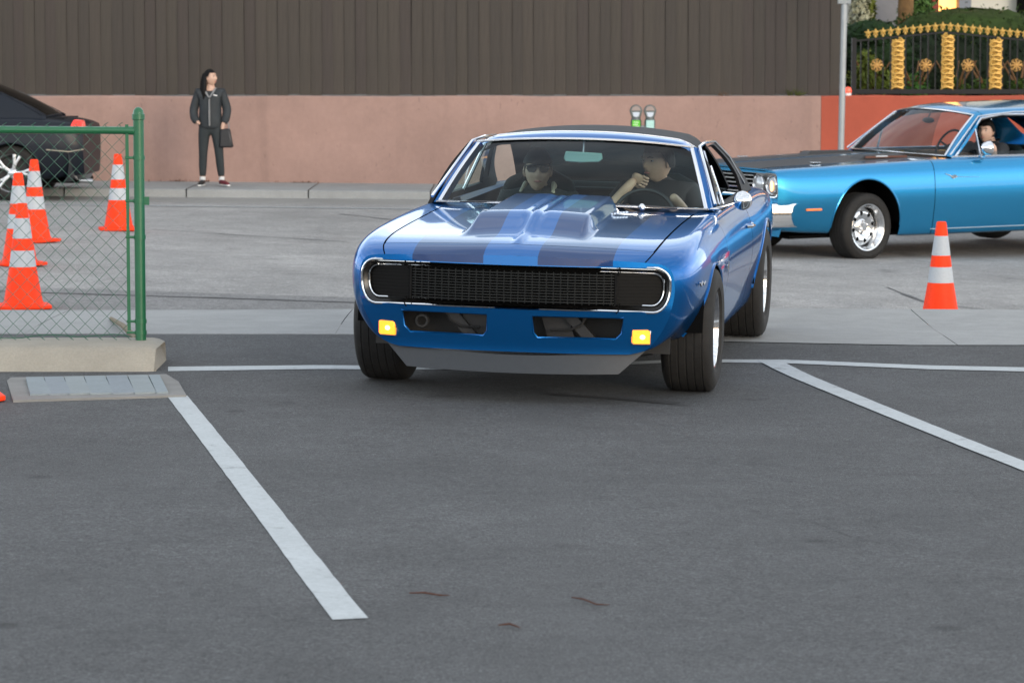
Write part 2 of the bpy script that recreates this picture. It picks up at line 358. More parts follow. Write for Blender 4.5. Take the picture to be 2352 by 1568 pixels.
# lot markings
def quadmark(name,pts,n=24,dz=.0028):
    A,B,Cc,D=[Vector((p[0],p[1],0)) for p in pts]; V=[];b=MB(); r=random.Random(3)
    for i in range(n+1):
        t=i/n; 
        l=A.lerp(D,t); rr=B.lerp(Cc,t); j=(rr-l).normalized(); l=l+j*r.uniform(-.0015,.0015); rr=rr+j*r.uniform(-.0015,.0015)
        for q in (l,l.lerp(rr,.5),rr): V.append((q.x,q.y,gz(q.x,q.y)+dz))
    b.add(V,[(3*i+k,3*i+k+1,3*i+k+4,3*i+k+3) for i in range(n) for k in (0,1)]); return tag(b.obj(name,M_paint,angle=180),kind='structure')
quadmark('parking_line',[GG(386,913),GG(430,909),GG(845,1420),GG(763,1424)],40)
quadmark('parking_line',[GG(1740,829),GG(1795,830),GG(3100,1345),GG(3075,1362)],70,dz=.005)
quadmark('parking_line',[GG(386,843),GG(386,853),GG(1190,850),GG(1190,843)],30)
quadmark('parking_line',[GG(1190,843),GG(1190,850),GG(1560,832),GG(1560,826)],20,dz=.0032)
quadmark('parking_line',[GG(1560,826),GG(1560,832),GG(1800,835),GG(1800,827)],20,dz=.0036)
quadmark('parking_line',[GG(1800,827),GG(1800,835),GG(4200,890),GG(4200,879)],60,dz=.0040)
M_seam=mat('asphalt_seam',(.050,.052,.054),.9)
strip('lot_seam',[GG(-200,1052),GG(400,1050),GG(700,1048)],.006,M_seam,jit=.7)
strip('lot_seam',[GG(1900,1402),GG(2000,1400),GG(2500,1395)],.004,M_seam,jit=.8)
strip('lot_seam',[GG(1850,1190),GG(1960,1235),GG(2050,1250)],.004,M_seam,jit=.8)
strip('oil_streak',[GG(1250,905),GG(1400,915),GG(1560,925)],.10,mat('oil_dark',(.036,.036,.037),.75),jit=.8,dz=.003)
# far sidewalk with kerb, in slabs
fw=thing('far_sidewalk',None,None); fw['kind']='structure'
def zfs(x): return zroad(x,38)+.10
xx=-19.
while xx<20:
    x1=xx+1.5+ (0.0); b=MB(); V=[]
    for x in (xx+.008,x1-.008):
        V+= [(x,37.42,zroad(x,38)-.05),(x,37.44,zfs(x)-.012),(x,37.47,zfs(x)),(x,39.6,zfs(x)+.01)]
    b.add(V,[(0,4,5,1),(1,5,6,2),(2,6,7,3)]); b.obj('slab',M_conc,fw,smooth=False); xx=x1
kb=MB(); kb.box((0,38.6,-.12),(60,1.9,.1)); tag(kb.obj('walk_bed',void),kind='structure')
# ------------------------------------------------------------------ retaining wall and plank fence
M_wall=mat('pink_stucco',(.318,.205,.172),.9,noise=[(.5,.10,4),(2.5,.07,5),(14,.05,4)],bump=.35,bscale=70)
def streaks(m,am=.16):
    t=m.node_tree; p=t.nodes['Principled BSDF']; src=p.inputs['Base Color'].links[0].from_socket; tcn=t.nodes.new('ShaderNodeTexCoord')
    for st,lo,hi,v in (((5,1,.35),.52,.78,1-am),((.45,1,.9),.50,.62,1+am*.35),((22,1,9),.66,.74,1-am*1.3)):
        mp_=t.nodes.new('ShaderNodeMapping'); mp_.inputs['Scale'].default_value=st; t.links.new(tcn.outputs['Object'],mp_.inputs[0])
        n=t.nodes.new('ShaderNodeTexNoise'); n.inputs['Scale'].default_value=1; n.inputs['Detail'].default_value=6; t.links.new(mp_.outputs[0],n.inputs['Vector'])
        r=t.nodes.new('ShaderNodeMapRange'); r.inputs[1].default_value=lo; r.inputs[2].default_value=hi; r.inputs[3].default_value=1; r.inputs[4].default_value=v; t.links.new(n.outputs['Fac'],r.inputs[0])
        s_=t.nodes.new('ShaderNodeVectorMath'); s_.operation='SCALE'; t.links.new(src,s_.inputs[0]); t.links.new(r.outputs[0],s_.inputs['Scale']); src=s_.outputs[0]
    t.links.new(src,p.inputs['Base Color'])
streaks(M_wall)
M_wall2=mat('red_stucco',(.36,.075,.042),.9,noise=[(.7,.10,4),(5,.06,4)],bump=.35,bscale=70)
WY=39.5; WT=1.245
def wallbox(name,x0,x1,m,lab,cat,top=WT):
    b=MB(); n=int((x1-x0)/.4)+2; V=[];r=random.Random(int(x0*10)+50)
    for i in range(n):
        x=x0+(x1-x0)*i/(n-1); z=top+r.uniform(-.006,.006)
        V+=[(x,WY,-.6),(x,WY,z-.02),(x,WY+.02,z),(x,WY+.28,z),(x,WY+.3,z-.02),(x,WY+.3,-.6)]
    Fc=[(6*i+k,6*i+6+k,6*i+7+k,6*i+1+k) for i in range(n-1) for k in range(5)]+[tuple(range(6))[::-1],tuple(range(6*n-6,6*n))]
    b.add(V,Fc); o=b.obj(name,m,angle=30); return tag(o,lab,cat)
XW=(1884-1176)/F*WY
wallbox('retaining_wall',-16,XW-.002,M_wall,'long low pink stucco wall under the dark plank fence','wall')
wallbox('retaining_wall',XW+.002,14,M_wall2,'red-orange stucco wall behind the light blue car, under the gold gate fence','wall',WT+.005)
# sagging earth bank edge, dirt behind wall
bk=MB(); bk.add([(-40,39.7,1.2),(40,39.7,1.2),(40,300,2.2),(-40,300,2.2)],[(0,1,2,3)]); tag(bk.obj('raised_ground',mat('soil',(.06,.05,.035),.95,noise=[(3,.3,4)])),kind='structure')
pf=thing('plank_fence','tall weathered grey-brown vertical plank fence on top of the pink wall','fence',(0,0,0))
planks=[]
def plank_mesh(wd,v):
    b=MB(); h=2.35; t=.022; b.box((0,0,h/2),(wd,t,h)); o=b.obj('plank',[M_pl[v]],None,smooth=False,bev=0); bpy.data.objects.remove(o); return b
M_pl=[mat('weathered_plank_%d'%i,c,.9,noise=[(5,.18,5),(1.1,.12,3)],bump=.3,bscale=30,stretch=(3,1,.16)) for i,c in enumerate([(.052,.044,.037),(.048,.041,.035),(.056,.047,.039),(.050,.041,.036),(.054,.046,.038)])]
x=-14.6; XE=(1938-1176)/F*(WY+.15); rk=random.Random(11); meshes={}
while x<XE-.02:
    wd=rk.choice([.135,.14,.145]); k=(wd,rk.randrange(5))
    if x+wd>XE: wd=XE-x; k=(wd,0)
    if k not in meshes:
        b=MB(); h=3.5; b.box((0,0,h/2),(wd,.022,h)); o=b.obj('plank',M_pl[k[1]],pf,smooth=False); meshes[k]=o.data
    else: o=link(bpy.data.objects.new('plank',meshes[k]),pf)
    o.location=(x+wd/2,WY+.15+rk.choice([-.003,.002,.006])+rk.uniform(-.002,.002),WT+.01+rk.uniform(-.006,.010)); o.rotation_euler=(0,rk.uniform(-.003,.003),0); x+=wd+rk.uniform(.001,.004)
b=MB()
for z in (.35,1.7,3.1): b.box(((XE-14.6)/2,WY+.20,WT+z),(XE+14.6,.04,.09))
b.obj('rail',M_pl[1],pf,smooth=False)
b=MB(); b.box(((XE-14.6)/2,WY+.26,WT+1.7),(XE+14.6,.01,3.35)); b.obj('backing_board',mat('backing_brown',(.025,.021,.018),.9),pf,smooth=False)
# ------------------------------------------------------------------ ornate gate fence
iron=mat('black_iron',(.008,.008,.009),.5,spec=.25); gold=mat('gold_paint',(.52,.31,.07),.42,.35,noise=[(25,.2,3)])
YF=WY+.12; pxm=YF/F
def X_(u,Y=None): return (u-1176)*(Y or YF)/F
def Z_(v,Y=None): return CH-(v-HOR)*(Y or YF)/F
gf=thing('ornate_fence','black iron fence with gilded scroll columns, rosettes and star finials on the red wall','fence',(0,0,0))
x0f=X_(1958); x1f=X_(2700)
def toprail(x):  # gentle arch peaking at the second gold column, repeating along the fence
    u=1176+x*F/YF; c=2165; per=560; d=((u-c+per/2)%per)-per/2; v=75+ (abs(d)/205.)*20 if abs(d)<210 else 95.5
    return Z_(v)
b=MB(); xs=list(np.linspace(x0f,x1f,60)); b.tube([(x,YF,toprail(x)) for x in xs],.016,4); b.obj('top_rail',iron,gf,smooth=False)
b=MB(); b.box(((x0f+x1f)/2,YF,Z_(208)),(x1f-x0f,.035,.035)); b.box(((x0f+x1f)/2,YF,Z_(213)),(x1f-x0f,.03,.03)); b.obj('bottom_rail',iron,gf,smooth=False)
b=MB(); b.box((x0f,YF,(Z_(88)+Z_(218))/2),(.06,.06,Z_(88)-Z_(218))); b.obj('post',iron,gf,smooth=False)
b=MB(); x=x0f+.09; pk=None
while x<x1f:
    bb=MB(); zt=toprail(x); bb.box((0,0,0),(.016,.016,1)); 
    if pk is None: po=bb.obj('picket',iron,gf,smooth=False); pk=po.data
    else: po=link(bpy.data.objects.new('picket',pk),gf)
    po.location=(x,YF,(zt+Z_(208))/2); po.scale=(1,1,zt-Z_(208)); x+=.0965
# star finials
def finial(bm_):
    n=5; P=[]
    for k in range(10):
        a=math.pi/2+k*math.pi/5; r=.056 if k%2==0 else .026; P.append((r*math.cos(a),r*math.sin(a)))
    V=[(0,-.016,.0)]+[(p[0],0,p[1]) for p in P]+[(0,.016,0)]
    bm_.add(V,[(0,1+k,1+(k+1)%10) for k in range(10)]+[(11,1+(k+1)%10,1+k) for k in range(10)]); bm_.lathe([(.0,-.07),(.012,-.065),(.016,-.045),(.008,-.03)],n=8)
b=MB(); finial(b); fo=b.obj('finial',gold,gf); fm=fo.data; first=True; x=X_(1990)
while x<x1f:
    o=fo if first else link(bpy.data.objects.new('finial',fm),gf); first=False; o.location=(x,YF,toprail(x)+.085); x+=.0965
# gilded scroll columns
def scroll_column(h):
    b=MB(); r=random.Random(5); z=.0
    b.box((-.07,0,h/2),(.012,.012,h)); b.box((.07,0,h/2),(.012,.012,h)); k=0
    while z<h-.04:
        s=1 if k%2==0 else -1
        pts=[]
        for i in range(15):
            t=i/14*math.pi*2.6; rr=.012+.034*(i/14); pts.append((s*(.022+.9*rr*math.cos(t)),-.012,z+.045+rr*math.sin(t)*.9))
        b.tube(pts,.010,5)
        pts=[(-s*.085,-.014,z+.0),(-s*.05,-.02,z+.03),(0,-.022,z+.035),(s*.05,-.018,z+.02),(s*.088,-.012,z+.055)]; b.tube(pts,[.006,.015,.017,.015,.005],6)
        pts=[(s*.03,-.014,z+.03),(-s*.03,-.02,z+.055),(-s*.08,-.012,z+.045)]; b.tube(pts,[.006,.014,.004],6)
        z+=.058; k+=1
    return b
cm=None
for u,vt in ((2058,92),(2172,82),(2282,92),(2396,92),(2510,84)):
    h=Z_(vt)-Z_(205); o=scroll_column(h).obj('gold_column',gold,gf); o.location=(X_(u),YF-.01,Z_(205))
b=MB()
for k in range(8):
    a=k*math.pi/4; b.tube([(0,-.01,0),(.05*math.cos(a),-.014,.05*math.sin(a)),(.078*math.cos(a+.25),-.008,.078*math.sin(a+.25))],[.008,.014,.006],6)
    b.tube([(.075*math.cos(a-.3),-.008,.075*math.sin(a-.3)),(.078*math.cos(a+.05),-.01,.078*math.sin(a+.05))],.008,5)
b.ell((0,-.012,0),(.022,.014,.022),10,6); ro=b.obj('rosette',mat('old_gold',(.45,.25,.07),.45,.35,noise=[(25,.2,3)]),gf); first=True
for u in (2010,2122,2218,2329,2444):
    o=ro if first else link(bpy.data.objects.new('rosette',ro.data),gf); first=False; o.location=(X_(u),YF-.012,Z_(150))
# little red and white lamp on the wall end
b=MB(); b.lathe([(0,0),(.035,0),(.03,.03),(.045,.035),(.05,.06),(.04,.10),(.0,.115)],n=14); b.m=[0]*len(b.m)
lp=b.obj('wall_lamp',mat('red_lens',(.8,.10,.06),.3,emit=(1,.1,.04),es=.25)); lp.location=(X_(1944),WY+.06,WT+.005); tag(lp,'small red lamp standing on the wall end beside the grey pole','lamp')
bb=MB(); bb.lathe([(0,0),(.045,0),(.045,.03),(.036,.035)],n=14); bb.obj('lamp_base',mat('white_plastic',(.7,.7,.7),.5),lp)
# ------------------------------------------------------------------ house and garden behind the gate
hs=thing('house','pale house with lit orange window and grey siding behind the gilded fence','house',(0,0,0)); YH=46.
def HX(u): return (u-1176)*YH/F
def HZ(v): return CH-(v-HOR)*YH/F
def hbox(n,u0,u1,m,dy=0,v0=-800,v1=215,th=.3,**k):
    b=MB(); b.box(((HX(u0)+HX(u1))/2,YH+dy+th/2,(HZ(v0)+HZ(v1))/2),(abs(HX(u1)-HX(u0)),th,HZ(v0)-HZ(v1))); return b.obj(n,m,hs,smooth=False,**k)
M_cream=mat('cream_wall',(.62,.60,.52),.85,noise=[(1,.06,3)]); M_side=mat('grey_siding',(.27,.27,.30),.8,noise=[(2,.06,3)],bump=.5,bscale=8,stretch=(.1,1,6)); M_red=mat('maroon_wood',(.22,.028,.018),.7); M_brn=mat('brown_wood',(.16,.075,.025),.8)
hbox('wall',1900,3400,M_cream,dy=.8)
for i in range(9): hbox('siding_board',1998,2066,M_side,dy=.30+.0,v0=-160+i*30,v1=-160+i*30+29,th=.10)
hbox('grey_pillar',2000,2055,mat('grey_stone_col',(.22,.22,.235),.8,noise=[(4,.1,4)]),dy=.0,th=.25)
hbox('door_frame',2142,2160,M_red,dy=.45)
o=hbox('window',2162,2206,mat('lit_window',(.6,.3,.1),.5,emit=(1,.42,.10),es=1.3),dy=.72,v1=70,th=.02)
hbox('downpipe',2208,2236,mat('blue_grey_trim',(.20,.22,.25),.7),dy=.5)
hbox('window_frame',2112,2128,mat('lilac_trim',(.40,.36,.40),.7),dy=.55)
hbox('doorway',2066,2112,mat('dark_green_glass',(.02,.03,.025),.2),dy=.7,th=.05)
hbox('doorway',2346,2420,void,dy=.6,th=.1)
b=MB(); b.box((HX(2500),YH+1.2,HZ(-810)),(14,2.2,.2)); b.obj('eave',M_brn,hs,smooth=False)
LEAF=lambda n,c: mat(n,c,.75,spec=.2,noise=[(2,.25,3),(9,.25,3)])
def foliage(name,ells,n,size,m,parent=None,flat=.0,seed=1):
    r=np.random.default_rng(seed); V=[];Fc=[]
    vol=np.array([e[1][0]*e[1][1]*e[1][2] for e in ells]); vol=vol/vol.sum()
    for (c,rad),k in zip(ells,(vol*n).astype(int)+5):
        d=r.normal(size=(k,3)); d/=np.linalg.norm(d,axis=1)[:,None]; rr=(r.random(k)**.22)[:,None]*(1+.10*r.normal(size=(k,1)))
        P=np.array(c)+d*rr*np.array(rad)
        a=r.normal(size=(k,3)); a/=np.linalg.norm(a,axis=1)[:,None]; b_=np.cross(a,d+.3*r.normal(size=(k,3))); b_/=np.linalg.norm(b_,axis=1)[:,None]+1e-9
        s=size*(.6+.8*r.random((k,1)))
        for p,q,t,ss in zip(P,a,b_,s):
            i=len(V); V+=[p-q*ss,p+t*ss*.5,p+q*ss,p-t*ss*.5]; Fc.append((i,i+1,i+2,i+3))
    b=MB(); b.add(V,Fc); return b.obj(name,m,parent,smooth=False)
def bush(name,lab,ells,n,size,m,seed,grp=None,stem=None):
    t=thing(name,lab,'bush',(ells[0][0][0],ells[0][0][1],1.2),group=grp); l0=Vector(t.location)
    f=foliage('leaves',[((e[0][0]-l0.x,e[0][1]-l0.y,e[0][2]-l0.z),e[1]) for e in ells],n,size,m,t,seed=seed)
    if name in ('round_bush','hedge'):
        b=MB(); rr_=np.random.default_rng(seed)
        for e in ells:
            k0=len(b.v); b.ell((e[0][0]-l0.x,e[0][1]-l0.y,e[0][2]-l0.z),tuple(q*.93 for q in e[1]),28,16)
            b.v[k0:]=[(x+.02*rr_.normal(),y+.02*rr_.normal(),z+.02*rr_.normal()) for x,y,z in b.v[k0:]]
        b.obj('inner_foliage',m,t)
    b=MB(); 
    for i in range(5):
        a=i*1.3; b.tube([(0,0,0),(.12*math.cos(a),.12*math.sin(a),.25),(.28*math.cos(a),.2*math.sin(a),.5)],[.025,.018,.008],6)
    b.obj('stem',M_brn,t); return t
def PX(u,Y): return (u-1176)*Y/F
def PZ(v,Y): return CH-(v-HOR)*Y/F
Y=43.2; bush('round_bush','large clipped dark green mound bush behind the right half of the gilded fence',[((PX(2225,Y),Y,PZ(75,Y)),(1.15,.8,.34)),((PX(2130,Y),Y,PZ(110,Y)),(.6,.6,.5)),((PX(2300,Y),Y,PZ(100,Y)),(1.0,.7,.4)),((PX(2420,Y),Y,PZ(95,Y)),(1.1,.7,.45))],9000,.035,LEAF('leaf_dark',(.024,.044,.008)),3)
Y=42.2; bush('round_bush','small dark green rounded bush at the left end of the gilded fence',[((PX(2000,Y),Y,PZ(85,Y)),(.42,.4,.22)),((PX(2020,Y),Y,PZ(130,Y)),(.5,.4,.35))],3000,.03,LEAF('leaf_mid',(.010,.028,.007)),4)
Y=41.2; bush('low_bush','loose yellow-green shrub low behind the left end of the gilded fence',[((PX(1995,Y),Y,PZ(185,Y)),(.32,.25,.22)),((PX(1985,Y),Y,PZ(150,Y)),(.16,.2,.2))],1500,.035,LEAF('leaf_yellow',(.10,.13,.02)),5)
for i,u in enumerate((2098,2190,2262,2340)):
    Y=40.4+.1*i; bush('low_bush',['bright green tuft right of the first gold column','low green tuft right of the middle gold column','low green tuft just left of the third gold column','low green tuft behind the fence at the right edge of the view'][i],[((PX(u,Y),Y,PZ(200,Y)),(.18,.15,.12 if i else .2))],260,.035,LEAF('leaf_bright',(.045,.12,.02)) if i==0 else LEAF('leaf_low',(.05,.09,.015)),8+i,grp='low tufts behind the gilded fence')
Y=42.6; bush('hedge','dark clipped hedge filling the space behind the iron pickets',[((PX(u,Y),Y,PZ(150,Y)),(.55,.25,.48)) for u in (1990,2060,2130,2200,2270,2340,2410,2480)],9000,.035,LEAF('leaf_deep',(.006,.014,.005)),20)
Y=44.5; bush('climbing_shrub','tall pale flowering shrub beside the grey pillar left of the house',[((PX(1972,Y),Y,PZ(20,Y)),(.16,.2,.9))],1200,.05,LEAF('leaf_pale',(.36,.36,.25)),31); 
Y=44.6; bush('climbing_shrub','narrow olive green shrub between pale shrub and grey pillar',[((PX(1992,Y),Y,PZ(10,Y)),(.10,.2,.9))],700,.05,LEAF('leaf_olive',(.10,.12,.02)),32)
Y=44.8; bush('climbing_shrub','feathery green shrub between the grey pillar and the maroon door frame',[((PX(2098,Y),Y,PZ(40,Y)),(.28,.2,.6))],1500,.05,LEAF('leaf_fresh',(.06,.12,.03)),33)
# tree trunk by the house
tk=thing('palm_tree','fibrous brown palm trunk beside the grey pillar of the house','tree',(PX(2074,44.2),44.2,1.2)); b=MB(); b.tube([(0,0,0),(0.01,0,1.5),(0,0,4.5)],[.13,.11,.10],12); b.obj('trunk',mat('palm_bark',(.17,.095,.035),.9,noise=[(6,.4,4)],bump=1,bscale=20),tk)
b=MB()
for i in range(22):
    a=i*2.4; pts=[(0,0,4.4)]+[(r*math.cos(a),r*math.sin(a),4.4+1.1*math.sin(min(r*1.3,3.0))*(.9-.03*i)-.12*r*r) for r in (.4,.8,1.2,1.6,2.0)]; b.tube(pts,[.02,.06,.10,.10,.07,.02],4,sq=(1,.2))
b.obj('crown',LEAF('leaf_palm',(.05,.09,.025)),tk)
# weeds and litter along the wall
def weed(u,v,Y,n,sz,m,lab,name='weed',cat='plant',spread=.1,zf=None):
    x=PX(u,Y); z=zf if zf is not None else PZ(v,Y); b=MB(); r=random.Random(int(u)); 
    for i in range(n):
        a=r.uniform(0,6.28); l=sz*r.uniform(.5,1.1); ox=r.uniform(-spread,spread); e=(ox+l*math.cos(a)*.6,l*math.sin(a)*.15-.02,l*r.uniform(.3,1)); b.tube([(ox,0,0),(ox+e[0]*.4-ox*.4,-.02,e[2]*.6),e],[.006,.016*sz*5,.003],4,sq=(1,.3))
    o=b.obj(name,m); o.location=(x,Y,z); return tag(o,lab,cat)
weed(1826,215,WY+.05,26,.15,LEAF('weed_green',(.07,.08,.02)),'green weed growing on top of the pink wall near its red end',zf=WT)
weed(1665,218,WY+.05,14,.07,LEAF('weed_brown',(.12,.07,.04)),'small dry brown weed on top of the pink wall',zf=WT)
M_dry=mat('dry_leaves',(.13,.06,.03),.9)
for k,(u,sp) in enumerate(((405,.10),(370,.35),(460,.15),(690,.12),(60+620,.3))): weed(u,423,WY-.03,18,.035,M_dry,['clump of dry leaves at the foot of the pink wall left of the woman','thin row of dry leaves along the wall foot near the green post','dry leaves at the wall foot beside the woman','small clump of dry leaves at the wall foot right of the woman','thin row of dry leaves along the wall foot right of the woman'][k],'leaf_litter','leaves',sp,zf=zfs(PX(u,WY))+.01)
# ------------------------------------------------------------------ pole with sign box
Yp=38.6; t=thing('sign_pole','tall thin grey street pole rising behind the light blue car bonnet','pole',(PX(1929,Yp),Yp,zfs(4)-.05)); galv=mat('galvanised',(.30,.32,.33),.5,.3,noise=[(8,.08,3)])
b=MB(); b.tube([(0,0,0),(.045,0,3.4)],.040,12); b.obj('pole',galv,t); b=MB(); b.box((.03,-.02,2.95),(.17,.05,1.1)); b.obj('sign_back',mat('sign_grey',(.24,.26,.27),.5,.2),t,bev=.006)
b=MB(); b.box((.04,.0,2.50),(.1,.1,.03)); b.box((.04,0,3.0),(.1,.1,.03)); b.obj('bracket',galv,t)
# ------------------------------------------------------------------ parking meters
Yp=37.9; mg=mat('meter_grey',(.11,.125,.12),.45,.5,noise=[(30,.1,2)]); t0=None
pole=thing('meter_post','grey post with yoke carrying two parking meters','post',(PX(1476,Yp),Yp,zfs(1.6))); b=MB(); b.tube([(0,0,0),(0,0,.80)],.03,10); b.tube([(-.09,0,.86),(-.09,0,.80),(.09,0,.80),(.09,0,.86)],.022,8); b.obj('post',galv,pole)
def meter(u,lab,col):
    t=thing('parking_meter',lab,'parking meter',(PX(u,Yp),Yp,PZ(295,Yp)-.02),group='parking meters on the shared post')
    b=MB(); b.lathe([(0,-.02),(.055,-.02),(.062,.0),(.068,.11),(.055,.15),(.05,.17)],n=16); b.obj('body',mg,t)
    # head with domed window hood
    P=[]
    for i in range(17):
        a=math.pi*i/16; P.append((.078*math.cos(a),.235+.082*math.sin(a)))
    P+= [(-.05,.15),(.05,.15)]
    b=MB(); b.ext(P,lambda p,q,d:(p,-.04+d*.09,q),1); b.obj('head',mg,t,bev=.008)
    b=MB(); P2=[(.055*math.cos(math.pi*i/12),.245+.055*math.sin(math.pi*i/12)) for i in range(13)]; b.ext(P2,lambda p,q,d:(p,-.048+d*.006,q),1); b.obj('window',mat('meter_window',(.30,.24,.22),.15),t)
    b=MB(); b.ext([(-.045,.225),(.045,.225),(.032,.175),(0,.165),(-.032,.175)],lambda p,q,d:(p,-.052+d*.012,q),1); b.obj('face_plate',mat('meter_plate',(.50,.55,.62),.35,.3),t)
    b=MB(); b.box((0,-.068,.075),(.10,.02,.10)); b.obj('sticker',mat('sticker_'+col,{'green':(.09,.48,.02),'pale':(.36,.60,.55)}[col],.5),t,bev=.004)
    b=MB()
    for k,(a,c) in enumerate(((-.03,.03),(-.035,.02),(-.025,.035))): b.box(((a+c)/2,-.0795,.10-.025*k),(c-a,.002,.008))
    b.obj('sticker_print',mat('sticker_print_'+col,(.7,.85,.6) if col=='green' else (.5,.72,.68),.5),t)
meter(1460,'parking meter with bright green sticker, left of the pair','green'); meter(1492,'parking meter with pale mint sticker, right of the pair','pale')
# ------------------------------------------------------------------ block wall, pad and chain link fence
M_blk=mat('cast_concrete',(.275,.258,.218),.85,noise=[(1.2,.08,4),(8,.06,5),(90,.08,3)],bump=.35,bscale=60)
xr=-1.905
b=MB(); zb=-.02; zt=.155
prof=[(16.22,zb),(16.30,.11),(16.335,zt-.014),(16.36,zt),(16.80,zt+.003),(16.83,zt-.02),(16.87,zb)]
V=[];xsb=[-6,-4,-3,-2.3,xr-.08,xr-.045,xr-.015,xr]
for x in xsb:
    k=max(0,(x-(xr-.08))/.08); 
    for i,(y,z) in enumerate(prof):
        zz=z-.03*k*k if z>.1 else z; xx_=x-(.045*(z/zt) if x==xr else 0); V.append((xx_,y+(.02*k*k if y<16.5 else -.02*k*k),zz))
n=len(prof); Fc=[(n*i+k,n*i+n+k,n*i+n+k+1,n*i+k+1) for i in range(len(xsb)-1) for k in range(n-1)]+[tuple(range(n*(len(xsb)-1),n*len(xsb)))]
b.add(V,Fc); tag(b.obj('block_wall',M_blk,angle=35),'low cream concrete block wall carrying the green chain link fence','wall')
pad=thing('concrete_pad','flat grey concrete pad with a row of bluish paving tiles before the block wall','paving')
def Gz(u,v,z): p=G(u,v); return (p.x,p.y,gz(p.x,p.y)+z)
b=MB(); o_=[Gz(16,875,.004),Gz(30,924,.012),Gz(428,912,.012),Gz(410,880,.010),Gz(382,862,.008),Gz(25,868,.004)]
lo=[(p[0],p[1],p[2]-.04) for p in o_]; b.add(o_+lo,[tuple(range(6))]+[(i,(i+1)%6,6+(i+1)%6,6+i) for i in range(6)]); b.obj('pad_bed',mat('pad_mortar',(.20,.197,.187),.9,noise=[(5,.12,4)],bump=.3,bscale=80),pad,smooth=False)
M_tile=[mat('pad_tile_%d'%i,c,.75,noise=[(6,.06,4),(60,.06,3)],bump=.2,bscale=80) for i,c in enumerate([(.205,.24,.255),(.195,.225,.247),(.215,.245,.252)])]
ul=[58,100,146,192,242,292,340,368]; 
for i in range(7):
    f0,f1=ul[i]+1.5,ul[i+1]-1.5; s=lambda u:(u-58)/310*6
    A=[Gz(f0,874-s(f0)*.9,.02),Gz(f1,874-s(f1)*.9,.02),Gz(f1+20,913-s(f1)*.75,.02),Gz(f0+10+s(f0)*1.5,914-s(f0)*.75,.02)]
    b=MB(); b.add(A+[(p[0],p[1],p[2]-.02) for p in A],[(0,1,2,3),(0,4,5,1),(1,5,6,2),(2,6,7,3),(3,7,4,0)]); b.obj('tile',M_tile[i%3],pad,smooth=False)
# fence
grn=mat('green_paint',(.010,.105,.042),.38,coat=.3,noise=[(6,.08,3)]); grw=mat('green_wire',(.015,.085,.050),.45)
FY=16.66; cf=thing('chain_link_fence','green chain link fence with capped end post on the cream block wall','fence',(PX(320,FY),FY,.155))
H1=PZ(262,FY)-.155; b=MB(); b.lathe([(.0295,-.01),(.0295,H1)],n=20); b.obj('post',grn,cf)
b=MB(); b.lathe([(.033,H1-.03),(.035,H1-.028),(.035,H1+.0),(.030,H1+.004),(.027,H1+.022),(.015,H1+.036),(0,H1+.04)],n=20); b.obj('post_cap',grn,cf)
zr_=PZ(299,FY)-.155; b=MB(); b.tube([(-.012,0,zr_),(-3.4,0,zr_+.02)],.0205,14); b.tube([(-.02,0,zr_-.001),(-.075,0,zr_)],.0235,14); b.obj('top_rail',grn,cf)
b=MB(); b.box((-.062,-.012,H1/2+.0),(.018,.006,H1-.11)); b.obj('tension_bar',grn,cf,smooth=False)
for v in (361,460,543,737,763):
    z=PZ(v,FY)-.155; b=MB(); b.lathe([(.031,-.011),(.0335,-.011),(.0335,.011),(.031,.011)],n=20); b.tube([(-.03,-.012,0),(-.075,-.014,0)],.007,6)
    if v in (460,): b.box((.04,-.005,0),(.03,.02,.045)); 
    o=b.obj('tension_band',grn,cf); o.location=(0,0,z)
b=MB(); pts=[(-.05-k*.1,-.006,PZ(772,FY)-.155+.009*math.sin(k*1.7)+.006*math.sin(k*.6)) for k in range(34)]; b.tube(pts,.0024,5); b.obj('tension_wire',grw,cf)
b=MB(); D=.079; nz=int((zr_+.03)/(D/2)); zl=zr_+.032
for k in range(42):
    xk=-.066-k*D/2*1.0; 
    if k%1==0:
        P=[]; 
        for j in range(nz+1):
            z=.012+j*(zl-.012)/nz; P.append((xk-(D/4 if (j+k)%2 else -D/4)-D/4,(.004 if j%2 else -.004)-.003,z))
        b.tube(P,.0020,5)
        b.tube([P[-1],(P[-1][0]+.02,-.01,P[-1][2]+.012)],.002,4); b.tube([P[0],(P[0][0]+.015,-.01,P[0][2]-.008)],.002,4)
o=b.obj('chain_mesh',grw,cf); o['kind']='stuff'
b=MB(); p0=G(255,735); p1=Vector((PX(310,16.9),16.9,.14)); b.tube([p0+Vector((0,0,.01)),(p0+p1)/2+Vector((0,0,.02)),p1],[.012,.016,.02],7); tag(b.obj('stick',mat('dry_wood',(.16,.13,.08),.8)),'thin dry stick leaning behind the fence corner','stick')
